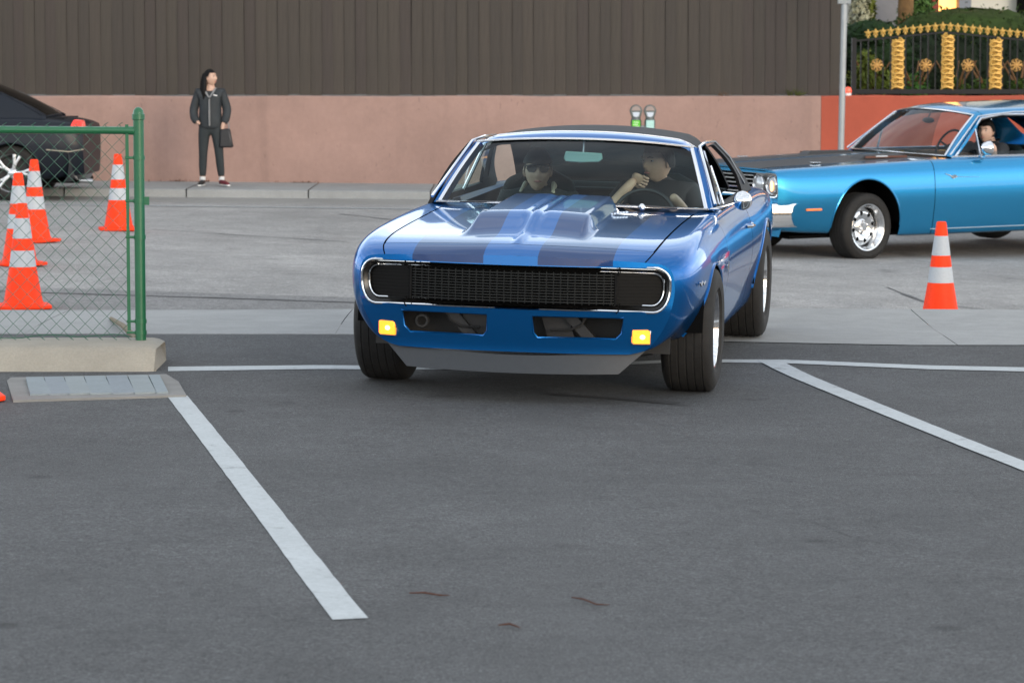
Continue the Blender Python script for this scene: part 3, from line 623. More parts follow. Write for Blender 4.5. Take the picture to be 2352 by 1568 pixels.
# ------------------------------------------------------------------ cones
M_or=mat('cone_orange',(.90,.050,.010),.55,emit=None,spec=.15,noise=[(7,.08,4),(40,.06,3)]); M_wh=mat('cone_reflective',(.40,.43,.46),.5,spec=.3,noise=[(60,.05,2)])
def make_cone():
    t=thing('traffic_cone','x','traffic cone',group='traffic cones'); H=.75
    rad=lambda z:.135-(.135-.036)*z/H
    def seg(z0,z1,n,m,off=0,top=False):
        b=MB(); pr=[(rad(z0)+off,z0),(rad(z1)+off,z1)]
        if top: pr=[(rad(z0),z0),(rad(z1-.008),z1-.008),(rad(z1)-.006,z1),(0,z1)]
        b.lathe(pr,n=28); return b.obj(n,m,t)
    b=MB(); b.lathe([(.175,.028),(.148,.034),(.137,.055),(rad(.30),.30)],n=28); b.obj('skirt',M_or,t)
    seg(.298,.415,'lower_band',M_wh,.0012); seg(.41,.505,'middle',M_or); seg(.50,.645,'upper_band',M_wh,.0012); seg(.64,.75,'tip',M_or,top=True)
    b=MB(); P=[(.19,.14),(.14,.19),(-.14,.19),(-.19,.14),(-.19,-.14),(-.14,-.19),(.14,-.19),(.19,-.14)]; b.ext(P,lambda p,q,d:(p,q,.002+.026*d),1); b.obj('base',M_or,t,bev=.006); return t
cone=make_cone(); cl=[((268,531),'orange and white traffic cone nearest the green fence post, behind the mesh',.2),((75,558),'traffic cone in front of the black car wheel, partly hidden by the stack in front',1.0),((38,612),'traffic cone between the two others in the left row behind the fence',.5),((46,714),'nearest and largest-looking traffic cone behind the chain link mesh',.25)]
for i,((u,v),lab,rz) in enumerate(cl):
    o=cone if i==0 else copytree(cone); p=G(u,v); p=p+Vector((0,.15,0)); o.location=(p.x,p.y,gz(p.x,p.y)+.003); o.rotation_euler=(0,0,rz); o['label']=lab
o=copytree(cone); Yc=22.6; xc=PX(2163,Yc); o.location=(xc,Yc,gz(xc,Yc)+.0); o.rotation_euler=(0,0,.35); o['label']='traffic cone on the street behind the driveway edge, beside the light blue car'
o=copytree(cone); p=G(-85,918); o.location=(p.x,p.y,gz(p.x,p.y)+.003); o.rotation_euler=(0,0,.3); o['label']='traffic cone at the left edge in the lot, only its base corner in view'
# twigs
M_tw=mat('twig_brown',(.065,.026,.016),.85)
for i,(pts,lab) in enumerate([([(940,1366),(975,1368),(1010,1371),(1033,1374)],'straight reddish twig on the asphalt, right of the painted line end'),([(1313,1376),(1340,1383),(1370,1392),(1400,1396)],'curved reddish twig on the asphalt, rightmost of three'),([(1145,1440),(1170,1440),(1188,1443),(1195,1449)],'short dark twig lowest on the asphalt')]):
    b=MB(); P=[]; 
    for u,v in pts: p=G(u,v); P.append((p.x,p.y,gz(p.x,p.y)+.007+.004*(len(P)%2)))
    b.tube(P,[.002,.0035,.003,.0012],6); o=b.obj('twig',M_tw); tag(o,lab,'twig',group='twigs on the asphalt')
for i,(u,v) in enumerate([(1772,1514),(1740,1220),(2220,1238),(1630,865),(1838,843+50),(1895,1165)]):
    pass
# ------------------------------------------------------------------ car body surface
def pchip_slopes(Y):
    d=np.diff(Y,axis=0); m=np.zeros_like(Y); a=d[:-1]; b=d[1:]; s=a*b>0
    with np.errstate(divide='ignore',invalid='ignore'): h=np.where(s,2*a*b/(a+b+1e-30*(a+b==0)),0)
    m[1:-1]=h; m[0]=d[0]; m[-1]=d[-1]; return m
def pchip_up(Y,k):
    m=pchip_slopes(Y); n=len(Y)-1; t=np.linspace(0,n,n*k+1); i=np.minimum(t.astype(int),n-1); f=(t-i).reshape((-1,)+(1,)*(Y.ndim-1))
    return (2*f**3-3*f**2+1)*Y[i]+(f**3-2*f**2+f)*m[i]+(-2*f**3+3*f**2)*Y[i+1]+(f**3-f**2)*m[i+1]
def gsm(A,sig,axis):
    A=np.moveaxis(A,axis,0); r=int(3*sig+1); k=np.exp(-.5*(np.arange(-r,r+1)/sig)**2); k/=k.sum()
    lo=2*A[0]-A[1:r+1][::-1]; hi=2*A[-1]-A[-r-1:-1][::-1]; P=np.concatenate([lo,A,hi]); B=sum(k[i]*P[i:i+len(A)] for i in range(2*r+1)); return np.moveaxis(B,0,axis)
class Body:
    """control net st[station][profile point 0..9 from sill to centre]; surface S(u,w): u station, w 0 at centre, +/-9 at sill"""
    K=8
    def __init__(s,st,sig=(3,2),bump=None):
        A=np.array(st,float); right=A[:,::-1]; left=right.copy(); left[:,:,0]*=-1; full=np.concatenate([left[:,::-1],right[:,1:]],1)   # w=-9..9
        D=pchip_up(full,s.K); D=np.moveaxis(pchip_up(np.moveaxis(D,1,0),s.K),0,1); D=gsm(gsm(D,sig[0],0),sig[1],1)
        s.D=D; s.nu=len(st)-1; s.bump=bump
        h=D[:,9*s.K:]; s.H=h
    def S(s,u,w):
        u=np.asarray(u,float); w=np.asarray(w,float); a=np.clip(u*s.K,0,s.D.shape[0]-1.0001); b=np.clip((w+9)*s.K,0,s.D.shape[1]-1.0001)
        i=a.astype(int); j=b.astype(int); fa=a-i; fb=b-j
        def cr(f): return np.stack([-.5*f+f*f-.5*f**3,1-2.5*f*f+1.5*f**3,.5*f+2*f*f-1.5*f**3,-.5*f*f+.5*f**3],-1)
        wa=cr(fa); wb=cr(fb); out=0
        for p in range(4):
            ii=np.clip(i+p-1,0,s.D.shape[0]-1)
            for q in range(4):
                jj=np.clip(j+q-1,0,s.D.shape[1]-1); out=out+(wa[...,p]*wb[...,q])[...,None]*s.D[ii,jj]
        if s.bump is not None: out=s.bump(out)
        return out
    def inv(s,y,z,w0=2.5):
        """(u,w) on the x>0 flank at side-view point (y,z)"""
        k=s.K; j0=int(w0*k); H=s.H[:,j0:]; d=(H[...,1]-y)**2+(H[...,2]-z)**2; i,j=np.unravel_index(d.argmin(),d.shape); u=i/k; w=(j+j0)/k
        for _ in range(12):
            p=s.S(np.array([u]),np.array([w]))[0]; e=np.array([p[1]-y,p[2]-z]); h=.01
            a=(s.S(np.array([u+h]),np.array([w]))[0]-p)[1:]/h; b=(s.S(np.array([u]),np.array([w+h]))[0]-p)[1:]/h; J=np.array([a,b]).T
            try: dl=np.linalg.solve(J,-e)
            except Exception: break
            dl=np.clip(dl,-.3,.3); u=min(max(u+dl[0],0),s.nu); w=min(max(w+dl[1],0),9)
        return u,w
    def upath(s,y,w0=5):  # u at which the flank crosses station y
        return s.inv(y,s.H[:, int(w0*s.K),2].mean(),2.5)[0]
def arch(body,yc,zc,r,n=28,zb=None,ry=None):
    """arch points in (u,w), front to rear over the top, starting and ending on the sill line w=9"""
    P=[];zb=zb if zb is not None else .22
    for i in range(n+1):
        a=math.pi*i/n; y=yc-(ry or r)*math.cos(a); z=zc+r*math.sin(a); P.append(body.inv(y,z))
    a0=body.inv(yc-(ry or r)*1.0,zb+.02); a1=body.inv(yc+(ry or r)*1.0,zb+.02)
    return [(P[0][0],9)]+P+[(P[-1][0],9)]
def mirror_uv(poly): return [(u,-w) for u,w in poly]
def flank_piece(body,name,u0,u1,wt,arches,mat_,parent,side,wb=9,sx=.10,sy=.16,top=None):
    P=[(u0,wb)]
    for A in arches: P+=A
    P+=[(u1,wb)]
    P+=(top or [(u1,wt),(u0,wt)])
    if side<0: P=mirror_uv(P)
    return plate(name,P,[],sx,sy,body.S,mat_,parent)
def arch_lip(body,A,side,mat_,parent,r=.008,inset=.0,name='arch_lip'):
    a=np.array(A[1:-1]); P=body.S(a[:,0],a[:,1]*side); b=MB(); b.tube([tuple(p) for p in P],r,6,cap=True); return b.obj(name,mat_,parent)
def wheel_well(yc,zc,r,x0,x1,parent,side,name='wheel_well'):
    b=MB(); n=20; V=[]
    for x in (x0,x1):
        for i in range(n+1):
            a=.06+(math.pi-.12)*i/n; V.append((side*x,yc-r*math.cos(a),zc+r*math.sin(a)))
    Fc=[(i,i+1,n+2+i,n+1+i) for i in range(n)]; b.add(V,Fc); b.add(V[:n+1],[tuple(range(n+1))]); return b.obj(name,void,parent,angle=60)
# ------------------------------------------------------------------ wheels; local axis: +Z points outboard
def tyre(R,rr,wd,parent,mat_,grooves=4):
    b=MB(); h=wd/2; pr=[(rr,-h*.86),(rr+.012,-h*.98),((R+rr)/2,-h*1.03),(R-.035,-h*.97),(R-.014,-h*.88),(R-.004,-h*.76)]
    g=[]; m=grooves
    for k in range(m):
        c=-h*.62+k*(2*h*.62)/(m-1); g+=[(R-.001,c-.005),(R-.0045,c-.0025),(R-.0045,c+.0025),(R-.001,c+.005)]
    pr+=g+[(p[0],-p[1]) for p in pr[::-1]]; b.lathe(pr,n=64)
    # sipes: slanting shallow cuts are built as thin raised blocks between grooves
    return b.obj('tyre',mat_,parent,angle=30)
def place_wheel(parent,loc,side,steer,build,name='wheel'):
    o=bpy.data.objects.new(name,None); o.empty_display_size=.2; link(o,parent); o.location=loc
    # local z -> +x*side
    M=Matrix(((0,0,side),(0,1,0),(-side,0,0))).to_4x4(); o.matrix_local=Matrix.Translation(loc)@Matrix.Rotation(steer,4,'Z')@M
    build(o); return o
def rim_torq(o,R,wd,m,spokes=5,deep=.05,hole=False):
    h=wd/2
    b=MB(); b.lathe([(R-.03,-h*.8),(R-.012,-h*.5),(R-.03,0),(R-.035,h*.55),(R-.012,h*.86),(R+.004,h*.90),(R+.006,h*.84),(R-.006,h*.78)],n=56); b.obj('rim',m,o,angle=25)
    b=MB(); z=h*.86-deep; b.lathe([(0,z+.035),(.035,z+.034),(.042,z+.02),(.05,z+.005),(.075,z-.004),(.08,z-.03)],n=28); b.obj('hub',m,o,angle=30)
    if not hole:
        b=MB()
        for k in range(spokes):
            a=2*math.pi*k/spokes; M=Matrix.Rotation(a,3,'Z'); P=[]
            for r_,ww,zz,tt in ((.05,.052,z,.03),(.11,.040,z-.004,.028),(R-.06,.044,z-.0,.026),(R-.028,.075,z+.004,.026)):
                P.append([M@Vector((r_,-ww/2,zz)),M@Vector((r_,ww/2,zz)),M@Vector((r_,ww/2*.8,zz-tt)),M@Vector((r_,-ww/2*.8,zz-tt))])
            V=[p for q in P for p in q]; Fc=[(4*i+j,4*i+(j+1)%4,4*i+4+(j+1)%4,4*i+4+j) for i in range(3) for j in range(4)]; b.add(V,Fc)
        s=b.obj('spokes',m,o,smooth=False,bev=.005)
    else:
        # dished disc with round holes
        poly=[((R-.03)*math.cos(t),(R-.03)*math.sin(t)) for t in np.linspace(0,2*math.pi,60,endpoint=False)]
        inn=[(.07*math.cos(t),.07*math.sin(t)) for t in np.linspace(0,2*math.pi,28,endpoint=False)]
        hs_=[inn]
        for k in range(8):
            a=2*math.pi*k/8+.2; c=(.135*math.cos(a),.135*math.sin(a)); hs_.append([(c[0]+.024*math.cos(t)*math.cos(a)-.019*math.sin(t)*math.sin(a),c[1]+.024*math.cos(t)*math.sin(a)+.019*math.sin(t)*math.cos(a)) for t in np.linspace(0,2*math.pi,16,endpoint=False)])
        def fn(x,y):
            r=np.hypot(x,y); zz=z+.012-.05*np.clip((r-.14)/(R-.17),0,1)**2-.02*np.clip((.14-r)/.07,0,1)**2; return np.stack([x,y,zz],-1)
        plate('disc',poly,hs_,.03,.03,fn,m,o,thick=.006)
    b=MB(); b.lathe([(0,-h*.2),(R-.04,-h*.2),(R-.04,-h*.25)],n=40); b.obj('brake_disc',mat('brake_dark',(.02,.02,.02),.6,.3),o)
    b=MB()
    for k in range(5):
        a=2*math.pi*k/5+.6; b.lathe([(.009,0),(.009,.016),(0,.018)],M=Matrix.Translation((.058*math.cos(a),.058*math.sin(a),z+.0)),n=8)
    b.obj('lug_nut',chrome,o)
# ------------------------------------------------------------------ cabin
def cabin(parent,c,paint,roofm,glassm,trim,seat,header_w=.10,open_left=True,mb=True):
    """c: dict of corner points for a hardtop; all in car coordinates"""
    (xb,yb,zb)=c['ws_corner'];(ybc,zbc)=c['ws_mid'];(xh,yh,zh)=c['hd_corner'];(yhc,zhc)=c['hd_mid']
    (xr,yr,zr)=c['rr_corner'];(yrc,zrc)=c['rr_mid'];(xk,yk,zk)=c['bl_corner'];(ykc,zkc)=c['bl_mid']; zcr=c['crown']
    pw=2.2
    def base(s): a=np.abs(s); return np.stack([xb*s,ybc+(yb-ybc)*a**pw,zbc+(zb-zbc)*a**2],-1)
    def head(s): a=np.abs(s); return np.stack([xh*s,yhc+(yh-yhc)*a**pw,zhc+(zh-zhc)*a**2.2],-1)
    def ws(s,t):
        s=np.asarray(s,float);t=np.asarray(t,float); A=base(s);B=head(s); P=A+(B-A)*t[...,None]; b=.03*np.sin(math.pi*t)*(1-.5*s*s); P[...,1]-=b*.5; P[...,2]+=b*.8; return P
    sq=[(-1,0),(1,0),(1,1),(-1,1)]
    plate('windshield',[(-.985,.01),(.985,.01),(.985,.99),(-.985,.99)],[],.08,.1,ws,glassm,parent)
    def wtrim(pts,r,n,m,sqz=(1,.6)): b=MB(); b.tube(pts,r,6,sq=sqz); return b.obj(n,m,parent)
    S_=np.linspace(-1,1,25); T=np.linspace(0,1,13)
    for side in (-1,1):
        P=ws(np.full(13,side*.985),T); P[:,1]-=.004; wtrim([tuple(p) for p in P],c.get('tw',.016),'windshield_trim',trim)
        # A pillar outer face
        V=[];
        for t in T:
            p=ws(np.array([side*1.0]),np.array([t]))[0]; q=ws(np.array([side*1.045]),np.array([t]))[0]
            V+= [(p[0]-side*.012,p[1]+.0,p[2]),(p[0]+side*.022,p[1]+.006,p[2]-.002),(p[0]+side*.034,p[1]+.035,p[2]-.012),(p[0]+side*.026,p[1]+.075,p[2]-.025),(p[0]-side*.02,p[1]+.07,p[2]-.03)]
        b=MB(); b.add(V,[(5*i+k,5*i+k+1,5*i+6+k,5*i+5+k) for i in range(12) for k in range(4)]+[(5*i+4,5*i,5*i+5,5*i+9) for i in range(12)]); b.obj('a_pillar',paint,parent,angle=50)
    P=ws(S_,np.full(25,.985)); P[:,2]+=.004; P[:,1]-=.006; wtrim([tuple(p) for p in P],c.get('tw',.016),'windshield_trim',trim)
    P=ws(S_,np.full(25,.0)); P[:,2]+=.004; P[:,1]-=.008; wtrim([tuple(p) for p in P],c.get('tw',.016)*.9,'windshield_trim',trim)
    # roof shell: s across, t front->rear
    def roof(s,t):
        s=np.asarray(s,float);t=np.asarray(t,float); A=head(s); a=np.abs(s); B=np.stack([xr*s,yrc+(yr-yrc)*a**pw,zrc+(zr-zrc)*a**2.2],-1)
        P=A+(B-A)*t[...,None]; P[...,2]+=(1-np.abs(2*t-1)**6)*(zcr-(zhc+zrc)/2)*(1-.40*a**2)-.0; 
        e=np.clip((a-.86)/.14,0,1); P[...,2]-=.035*e**2; P[...,0]+=np.sign(s)*.012*e*(1-e); lead=np.clip((.10-t)/.10,0,1); P[...,2]-=.006*lead**2; return P
    hw=header_w
    plate('roof_header',[(-1.05,0),(1.05,0),(1.05,hw-.004),(-1.05,hw-.004)],[],.06,.02,roof,paint,parent)
    plate('roof',[(-1.05,hw),(1.05,hw),(1.05,1),(-1.05,1)],[],.07,.06,roof,roofm,parent)
    P=roof(S_*1.03,np.full(25,hw-.002)); P[:,2]+=.002; 
    if roofm is not paint: wtrim([tuple(p) for p in P],.006,'roof_trim',trim)
    # headliner
    def liner(s,t): P=roof(s,t); P[...,2]-=.035; return P
    plate('headliner',[(-1.0,.03),(1.0,.03),(1.0,1),(-1.0,1)],[],.2,.2,liner,seat,parent)
    # backlight
    def bl(s,t):
        s=np.asarray(s,float);t=np.asarray(t,float); a=np.abs(s); A=roof(s,np.ones_like(s)); B=np.stack([xk*s,ykc+(yk-ykc)*a**pw,zkc+(zk-zkc)*a**2],-1); P=A+(B-A)*t[...,None]; P[...,2]+=.02*np.sin(math.pi*t); return P
    plate('rear_window',[(-.84,.05),(.84,.05),(.92,.97),(-.92,.97)],[],.15,.15,bl,glassm,parent)
    plate('rear_window_frame',[(-1.05,0),(1.05,0),(1.03,1),(-1.03,1)],[[(-.84,.05),(.84,.05),(.92,.97),(-.92,.97)]],.12,.1,bl,roofm,parent,thick=.012)
    # side structure: belt rail and roof rail, outline in (y,z)
    zbelt=c['belt']; xbelt=c['xbelt']; zroof=(zh+zr)/2
    def side(sg):
        def fn(y,z):
            y=np.asarray(y,float); z=np.asarray(z,float); t=np.clip((z-zbelt)/(zroof-zbelt),-.2,1.2); x=xbelt+(xh-xbelt+.028)*t+.025*np.sin(math.pi*np.clip(t,0,1)); return np.stack([sg*x,y,z],-1)
        return fn
    out=[(yb+.03,zb-.02),(yh+.04,zh-.005)]; 
    for t in np.linspace(.1,1,8): p=roof(np.array([1.0]),np.array([t]))[0]; out.append((p[1],p[2]-.0))
    out+=c['cpost']+[(c['cpost'][-1][0],zbelt-.02)]; out=out
    hole=c['swin']
    for sg in (-1,1):
        plate('roof_side',out,[hole],.06,.05,side(sg),roofm if c.get('cvinyl') else paint,parent,thick=.02)
        P=[tuple(side(sg)(np.array([y]),np.array([z]))[0]+np.array([sg*.006,0,0])) for y,z in c['drip']]
        b=MB(); b.tube(P,.009,6); b.obj('drip_rail',trim if c.get('dripchrome',1) else paint,parent)
        gl=c['side_glass'][0 if sg<0 else 1]
        for q in gl:
            plate('side_window',q,[],.1,.08,side(sg),glassm,parent)
        for q in c.get('sash',[[],[]])[0 if sg<0 else 1]:
            P=[tuple(side(sg)(np.array([y]),np.array([z]))[0]) for y,z in q]; b=MB(); b.tube(P,.011,6); b.obj('window_frame',trim,parent)
    return ws,roof,side
def interior(parent,c,seatm,dashm,floorz=.28,w_=.72,y0=.75,y1=3.1,belt=.86,bucket_y=1.55):
    b=MB(); b.add([(-w_,y0,floorz),(w_,y0,floorz),(w_,y1,floorz),(-w_,y1,floorz)],[(0,1,2,3)]); b.add([(-w_,y0,floorz),(w_,y0,floorz),(w_,y0,belt),(-w_,y0,belt)],[(0,1,2,3)])
    for s in (-1,1): b.add([(s*w_,y0,floorz),(s*w_,y1,floorz),(s*w_,y1,belt+.01),(s*w_,y0,belt-.02)],[(0,1,2,3)])
    b.obj('floor_tub',dark,parent,smooth=False)
    b=MB(); V=[]
    for x in np.linspace(-w_-.03,w_+.03,13):
        a=abs(x)/w_; yy=c['ws_mid'][0]+(c['ws_corner'][1]-c['ws_mid'][0])*a**2.2; V+=[(x,yy+.03,c['ws_corner'][2]-.015),(x,yy+.22,belt+.015),(x,yy+.33,belt+.012),(x,yy+.37,belt-.04),(x,yy+.33,belt-.22)]
    b.add(V,[(5*i+k,5*i+5+k,5*i+6+k,5*i+1+k) for i in range(12) for k in range(4)]); b.obj('dashboard',dashm,parent)
    for sx in (-.37,.37):
        b=MB(); P=[(-.23,.0),(-.24,.30),(-.20,.47),(-.08,.53),(.08,.53),(.20,.47),(.24,.30),(.23,0)]
        b.ext(P,lambda p,q,d:(sx+p,bucket_y+.40+q*.28+d*.10,floorz+.22+q*.95),1); b.box((sx,bucket_y+.18,floorz+.17),(.48,.50,.14)); b.obj('front_seat',seatm,parent,bev=.03)
    b=MB(); b.box((0,y1-.45,floorz+.20),(1.2,.45,.16)); b.box((0,y1-.22,floorz+.42),(1.22,.14,.40),R=Matrix.Rotation(-.25,3,'X')); b.obj('rear_seat',seatm,parent,bev=.04)
    b=MB(); b.box((0,(y1+c['bl_mid'][0])/2-.05,c['bl_mid'][1]-.035),(1.25,.55,.02)); b.obj('parcel_shelf',seatm,parent,bev=.005)
def steering_wheel(parent,x,y,z,tilt,m,r=.19):
    o=bpy.data.objects.new('steering_wheel',None); link(o,parent); o.location=(x,y,z); o.rotation_euler=(tilt,0,0)
    b=MB(); b.tube([(r*math.cos(t),0,r*math.sin(t)) for t in np.linspace(0,2*math.pi,32,endpoint=False)],.012,8,closed=True); b.obj('wheel_rim',m,o)
    b=MB(); 
    for a in (math.pi/2*3,.35,math.pi-.35): b.tube([(0,.01,0),(r*math.cos(a),0,r*math.sin(a))],[.016,.008],6)
    b.ell((0,0,0),(.045,.02,.045),14,8); b.obj('wheel_hub',m,o); return o
def pose(o,loc,yaw,pitch=0,roll=0):
    o.matrix_world=Matrix.Translation(loc)@Matrix.Rotation(-yaw,4,'Z')@Matrix.Rotation(pitch,4,'X')@Matrix.Rotation(roll,4,'Y')
# ------------------------------------------------------------------ blue muscle coupe (centre)
K=thing('muscle_car','dark blue vintage coupe with black hood stripes and black roof driving toward the camera','car')
pose(K,Vector((.14,15.82,0.0)),math.radians(10.0),math.radians(.9),math.radians(1.27))
BL=(.002,.105,.34); paintK=mat('blue_paint',BL,.30,.78,coat=.85,spec=.25); stripeK=striped('blue_striped_paint',BL,(.008,.026,.10),.135,.50,rough=.30,coat=.85,metal=.70,zmin=.705)
for m_ in (paintK,stripeK): m_.node_tree.nodes['Principled BSDF'].inputs['Specular Tint'].default_value=(.30,.62,.98,1)
vinyl=mat('black_vinyl',(.010,.010,.011),.62,spec=.3,bump=.15,bscale=300)
tealin=mat('teal_interior',(.006,.030,.036),.6,spec=.2)
def yf(x,z): return -.93+.165*(abs(x)/.8)**2.6+.06*max(0,min(1,(.49-z)/.2))
f0=[(.58,.268),(.655,.285),(.725,.365),(.775,.47),(.795,.585),(.785,.665),(.745,.712),(.66,.726),(.35,.740),(0,.748)]
st=[[(x,yf(x,z),z) for x,z in f0]]
def stn(y,pts,yc=None):
    yc=y if yc is None else yc
    return [(x,(y+(yc-y)*(1-(x/.9)**2)),z) for x,z in pts]
st.append([(x,y,z) for (x,z),y in zip([(.62,.28),(.70,.295),(.785,.375),(.835,.48),(.850,.60),(.838,.69),(.792,.748),(.69,.766),(.36,.783),(0,.791)],[-.74,-.735,-.71,-.69,-.685,-.69,-.70,-.735,-.80,-.84])])
st.append(stn(-.46,[(.68,.325),(.755,.34),(.835,.415),(.884,.52),(.893,.635),(.872,.735),(.81,.792),(.70,.799),(.37,.813),(0,.821)],-.55))
st.append(stn(-.12,[(.74,.25),(.81,.265),(.865,.39),(.912,.56),(.905,.68),(.873,.775),(.805,.825),(.70,.820),(.37,.834),(0,.842)],-.16))
st.append(stn(.30,[(.78,.22),(.845,.23),(.885,.40),(.920,.585),(.906,.70),(.872,.80),(.80,.845),(.70,.838),(.37,.853),(0,.861)],.27))
st.append(stn(.72,[(.78,.22),(.85,.23),(.888,.40),(.921,.60),(.906,.715),(.870,.815),(.80,.858),(.705,.852),(.37,.869),(0,.877)],.66))
st.append(stn(1.15,[(.78,.22),(.85,.23),(.888,.40),(.921,.60),(.906,.72),(.868,.822),(.80,.865),(.71,.862),(.37,.88),(0,.888)]))
st.append(stn(1.80,[(.78,.22),(.85,.23),(.888,.40),(.921,.60),(.906,.725),(.868,.83),(.80,.872),(.71,.868),(.37,.88),(0,.888)]))
st.append(stn(2.35,[(.78,.22),(.85,.23),(.89,.40),(.924,.61),(.915,.73),(.882,.832),(.80,.866),(.71,.868),(.37,.88),(0,.885)]))
st.append(stn(2.80,[(.76,.23),(.84,.24),(.89,.40),(.926,.62),(.920,.74),(.885,.842),(.80,.876),(.70,.878),(.37,.89),(0,.895)]))
st.append(stn(3.25,[(.74,.26),(.82,.27),(.875,.42),(.915,.63),(.91,.745),(.875,.838),(.79,.872),(.69,.875),(.37,.885),(0,.89)]))
st.append(stn(3.62,[(.70,.32),(.78,.33),(.84,.45),(.875,.63),(.87,.735),(.84,.82),(.76,.852),(.67,.856),(.37,.865),(0,.87)]))
def kbump(P):
    P=P.copy(); x,y=P[...,0],P[...,1]; a=np.abs(x); top=(P[...,2]>.66)
    sm=lambda t:np.clip(t,0,1)**2*(3-2*np.clip(t,0,1))
    # twin raised scoops rising toward the windshield, valley between, and a sharp centre ridge
    front=sm((y+.56+.06*(a/.3)**2)/.42); back=1-sm((y-.665)/.04)
    side=1-sm((a-.255-.02*(y<-.2))/.060); valley=sm((a-.018)/.05)
    P[...,2]+=np.where(top&(y<.75),.080*front*side*back*(.86+.14*valley)+.013*np.exp(-(a/.022)**2)*sm((y+.9)/.3)*(1-.5*sm((y-.1)/.3))*back,0)
    return P
bK=Body(st,sig=(3.2,2.2),bump=kbump)
S=bpy.context.scene
zs=.225; AF=arch(bK,0.005,.318,.345); AR=arch(bK,2.746,.33,.385)
uF=bK.inv(.60,.6)[0]; uB=bK.inv(1.90,.6)[0]; g=.008
uc=5.35   # cowl station: hood rear edge
uh=1.10    # hood front cut
for sg in (-1,1):
    flank_piece(bK,'front_fender',0,uF-g,2.04,[AF],paintK,K,sg)
    plate('door',[(uF+g,8.5),(uB-g,8.5),(uB-g,3.2),(uF+g,3.2)] if sg>0 else mirror_uv([(uF+g,8.5),(uB-g,8.5),(uB-g,3.2),(uF+g,3.2)]),[],.10,.16,bK.S,paintK,K)
    flank_piece(bK,'rear_fender',uB+g,bK.nu,2.04,[AR],paintK,K,sg,top=[(bK.nu,0),(9.9,0),(9.9,2.04),(9.5,3.0),(uB+g,3.2)])
    P=[(uF+g,8.56),(uB-g,8.56),(uB-g,9),(uF+g,9)]; plate('rocker',P if sg>0 else mirror_uv(P),[],.1,.1,bK.S,paintK,K)
    arch_lip(bK,AF,sg,paintK,K); arch_lip(bK,AR,sg,paintK,K)
    wheel_well(0,.318,.365,.50,.89,K,sg); wheel_well(2.746,.33,.41,.50,.89,K,sg)
    # fender inner edge behind the cowl up to door
P=[(0,-2),(0,2),(uh-.012,2),(uh-.012,-2)]; plate('header_panel',P,[],.10,.10,bK.S,stripeK,K)
P=[(uh+.012,-1.985),(uh+.012,1.985),(uc-.02,1.985),(uc-.02,-1.985)]; plate('hood',P,[],.04,.035,bK.S,stripeK,K)
P=[(uc,-2.03),(uc,2.03),(5.98,2.03),(5.98,-2.03)]; plate('cowl_panel',P,[],.10,.10,bK.S,stripeK,K)
for sg in (-1,1):
    P=[(uF+g,2.04),(5.98,2.04),(5.98,3.2),(uF+g,3.2)]; plate('fender_top',P if sg>0 else mirror_uv(P),[],.1,.12,bK.S,paintK,K)
# dark backing just under the seams
def under(s_,d=.012):
    def f(u,w): P=s_.S(u,w); P[...,2]-=d; P[...,0]*=.985; return P
    return f
plate('hood_gutter',[(.0,-2.4),(0,2.4),(5.6,2.4),(5.6,-2.4)],[],.2,.2,under(bK,.02),void,K)
for sg in (-1,1):
    for uu in (uF,uB):
        P=[(uu-.08,3.2),(uu+.08,3.2),(uu+.08,8.8),(uu-.08,8.8)]; plate('seam_backing',P if sg>0 else mirror_uv(P),[],.2,.3,under(bK,0),void,K)
b=MB(); b.box((0,1.55,.215),(1.10,3.5,.03)); b.box((0,3.55,.5),(1.5,.03,.6)); b.obj('underbody',void,K,smooth=False)
# --- nose: painted panel with grille and valance openings
def rrect(x,z0,z1,r,n=7,slope=0):
    P=[]
    for cx,cz,a0 in ((x-r,z1-r,0),(-x+r,z1-r,90),(-x+r,z0+r*1.5,180),(x-r,z0+r*1.5,270)):
        for i in range(n+1):
            a=math.radians(a0+90*i/n); ry=r if a0<180 else r*1.5; P.append((cx+r*math.cos(a),cz+ry*math.sin(a)))
    return P
o0=[(x,z) for x,z in f0]; outl=o0+[(-x,z) for x,z in o0[::-1][1:]]
# refine outline with the true body edge so panel and body meet
ww=np.linspace(9,-9,73); E0=bK.S(np.zeros(73),ww); outl=[(p[0],p[2]) for p in E0]
yofs=0
def nose(x,z,off=0.0):
    x=np.asarray(x,float);z=np.asarray(z,float); y=-.93+.165*(np.abs(x)/.8)**2.6+.06*np.clip((.49-z)/.2,0,1)+.0; bow=-.012*np.sin(np.clip((z-.27)/.48,0,1)*math.pi); return np.stack([x,y+bow*(1-(x/.8)**2)+off,z],-1)
gr_o=rrect(.772,.482,.700,.075); 
vl=[(.555,.456),(.545,.375),(.515,.345),(.135,.345),(.115,.37),(.112,.456)]
plate('front_panel',outl,[gr_o,vl,[(-x,z) for x,z in vl]],.045,.022,nose,stripeK,K,thick=.010)
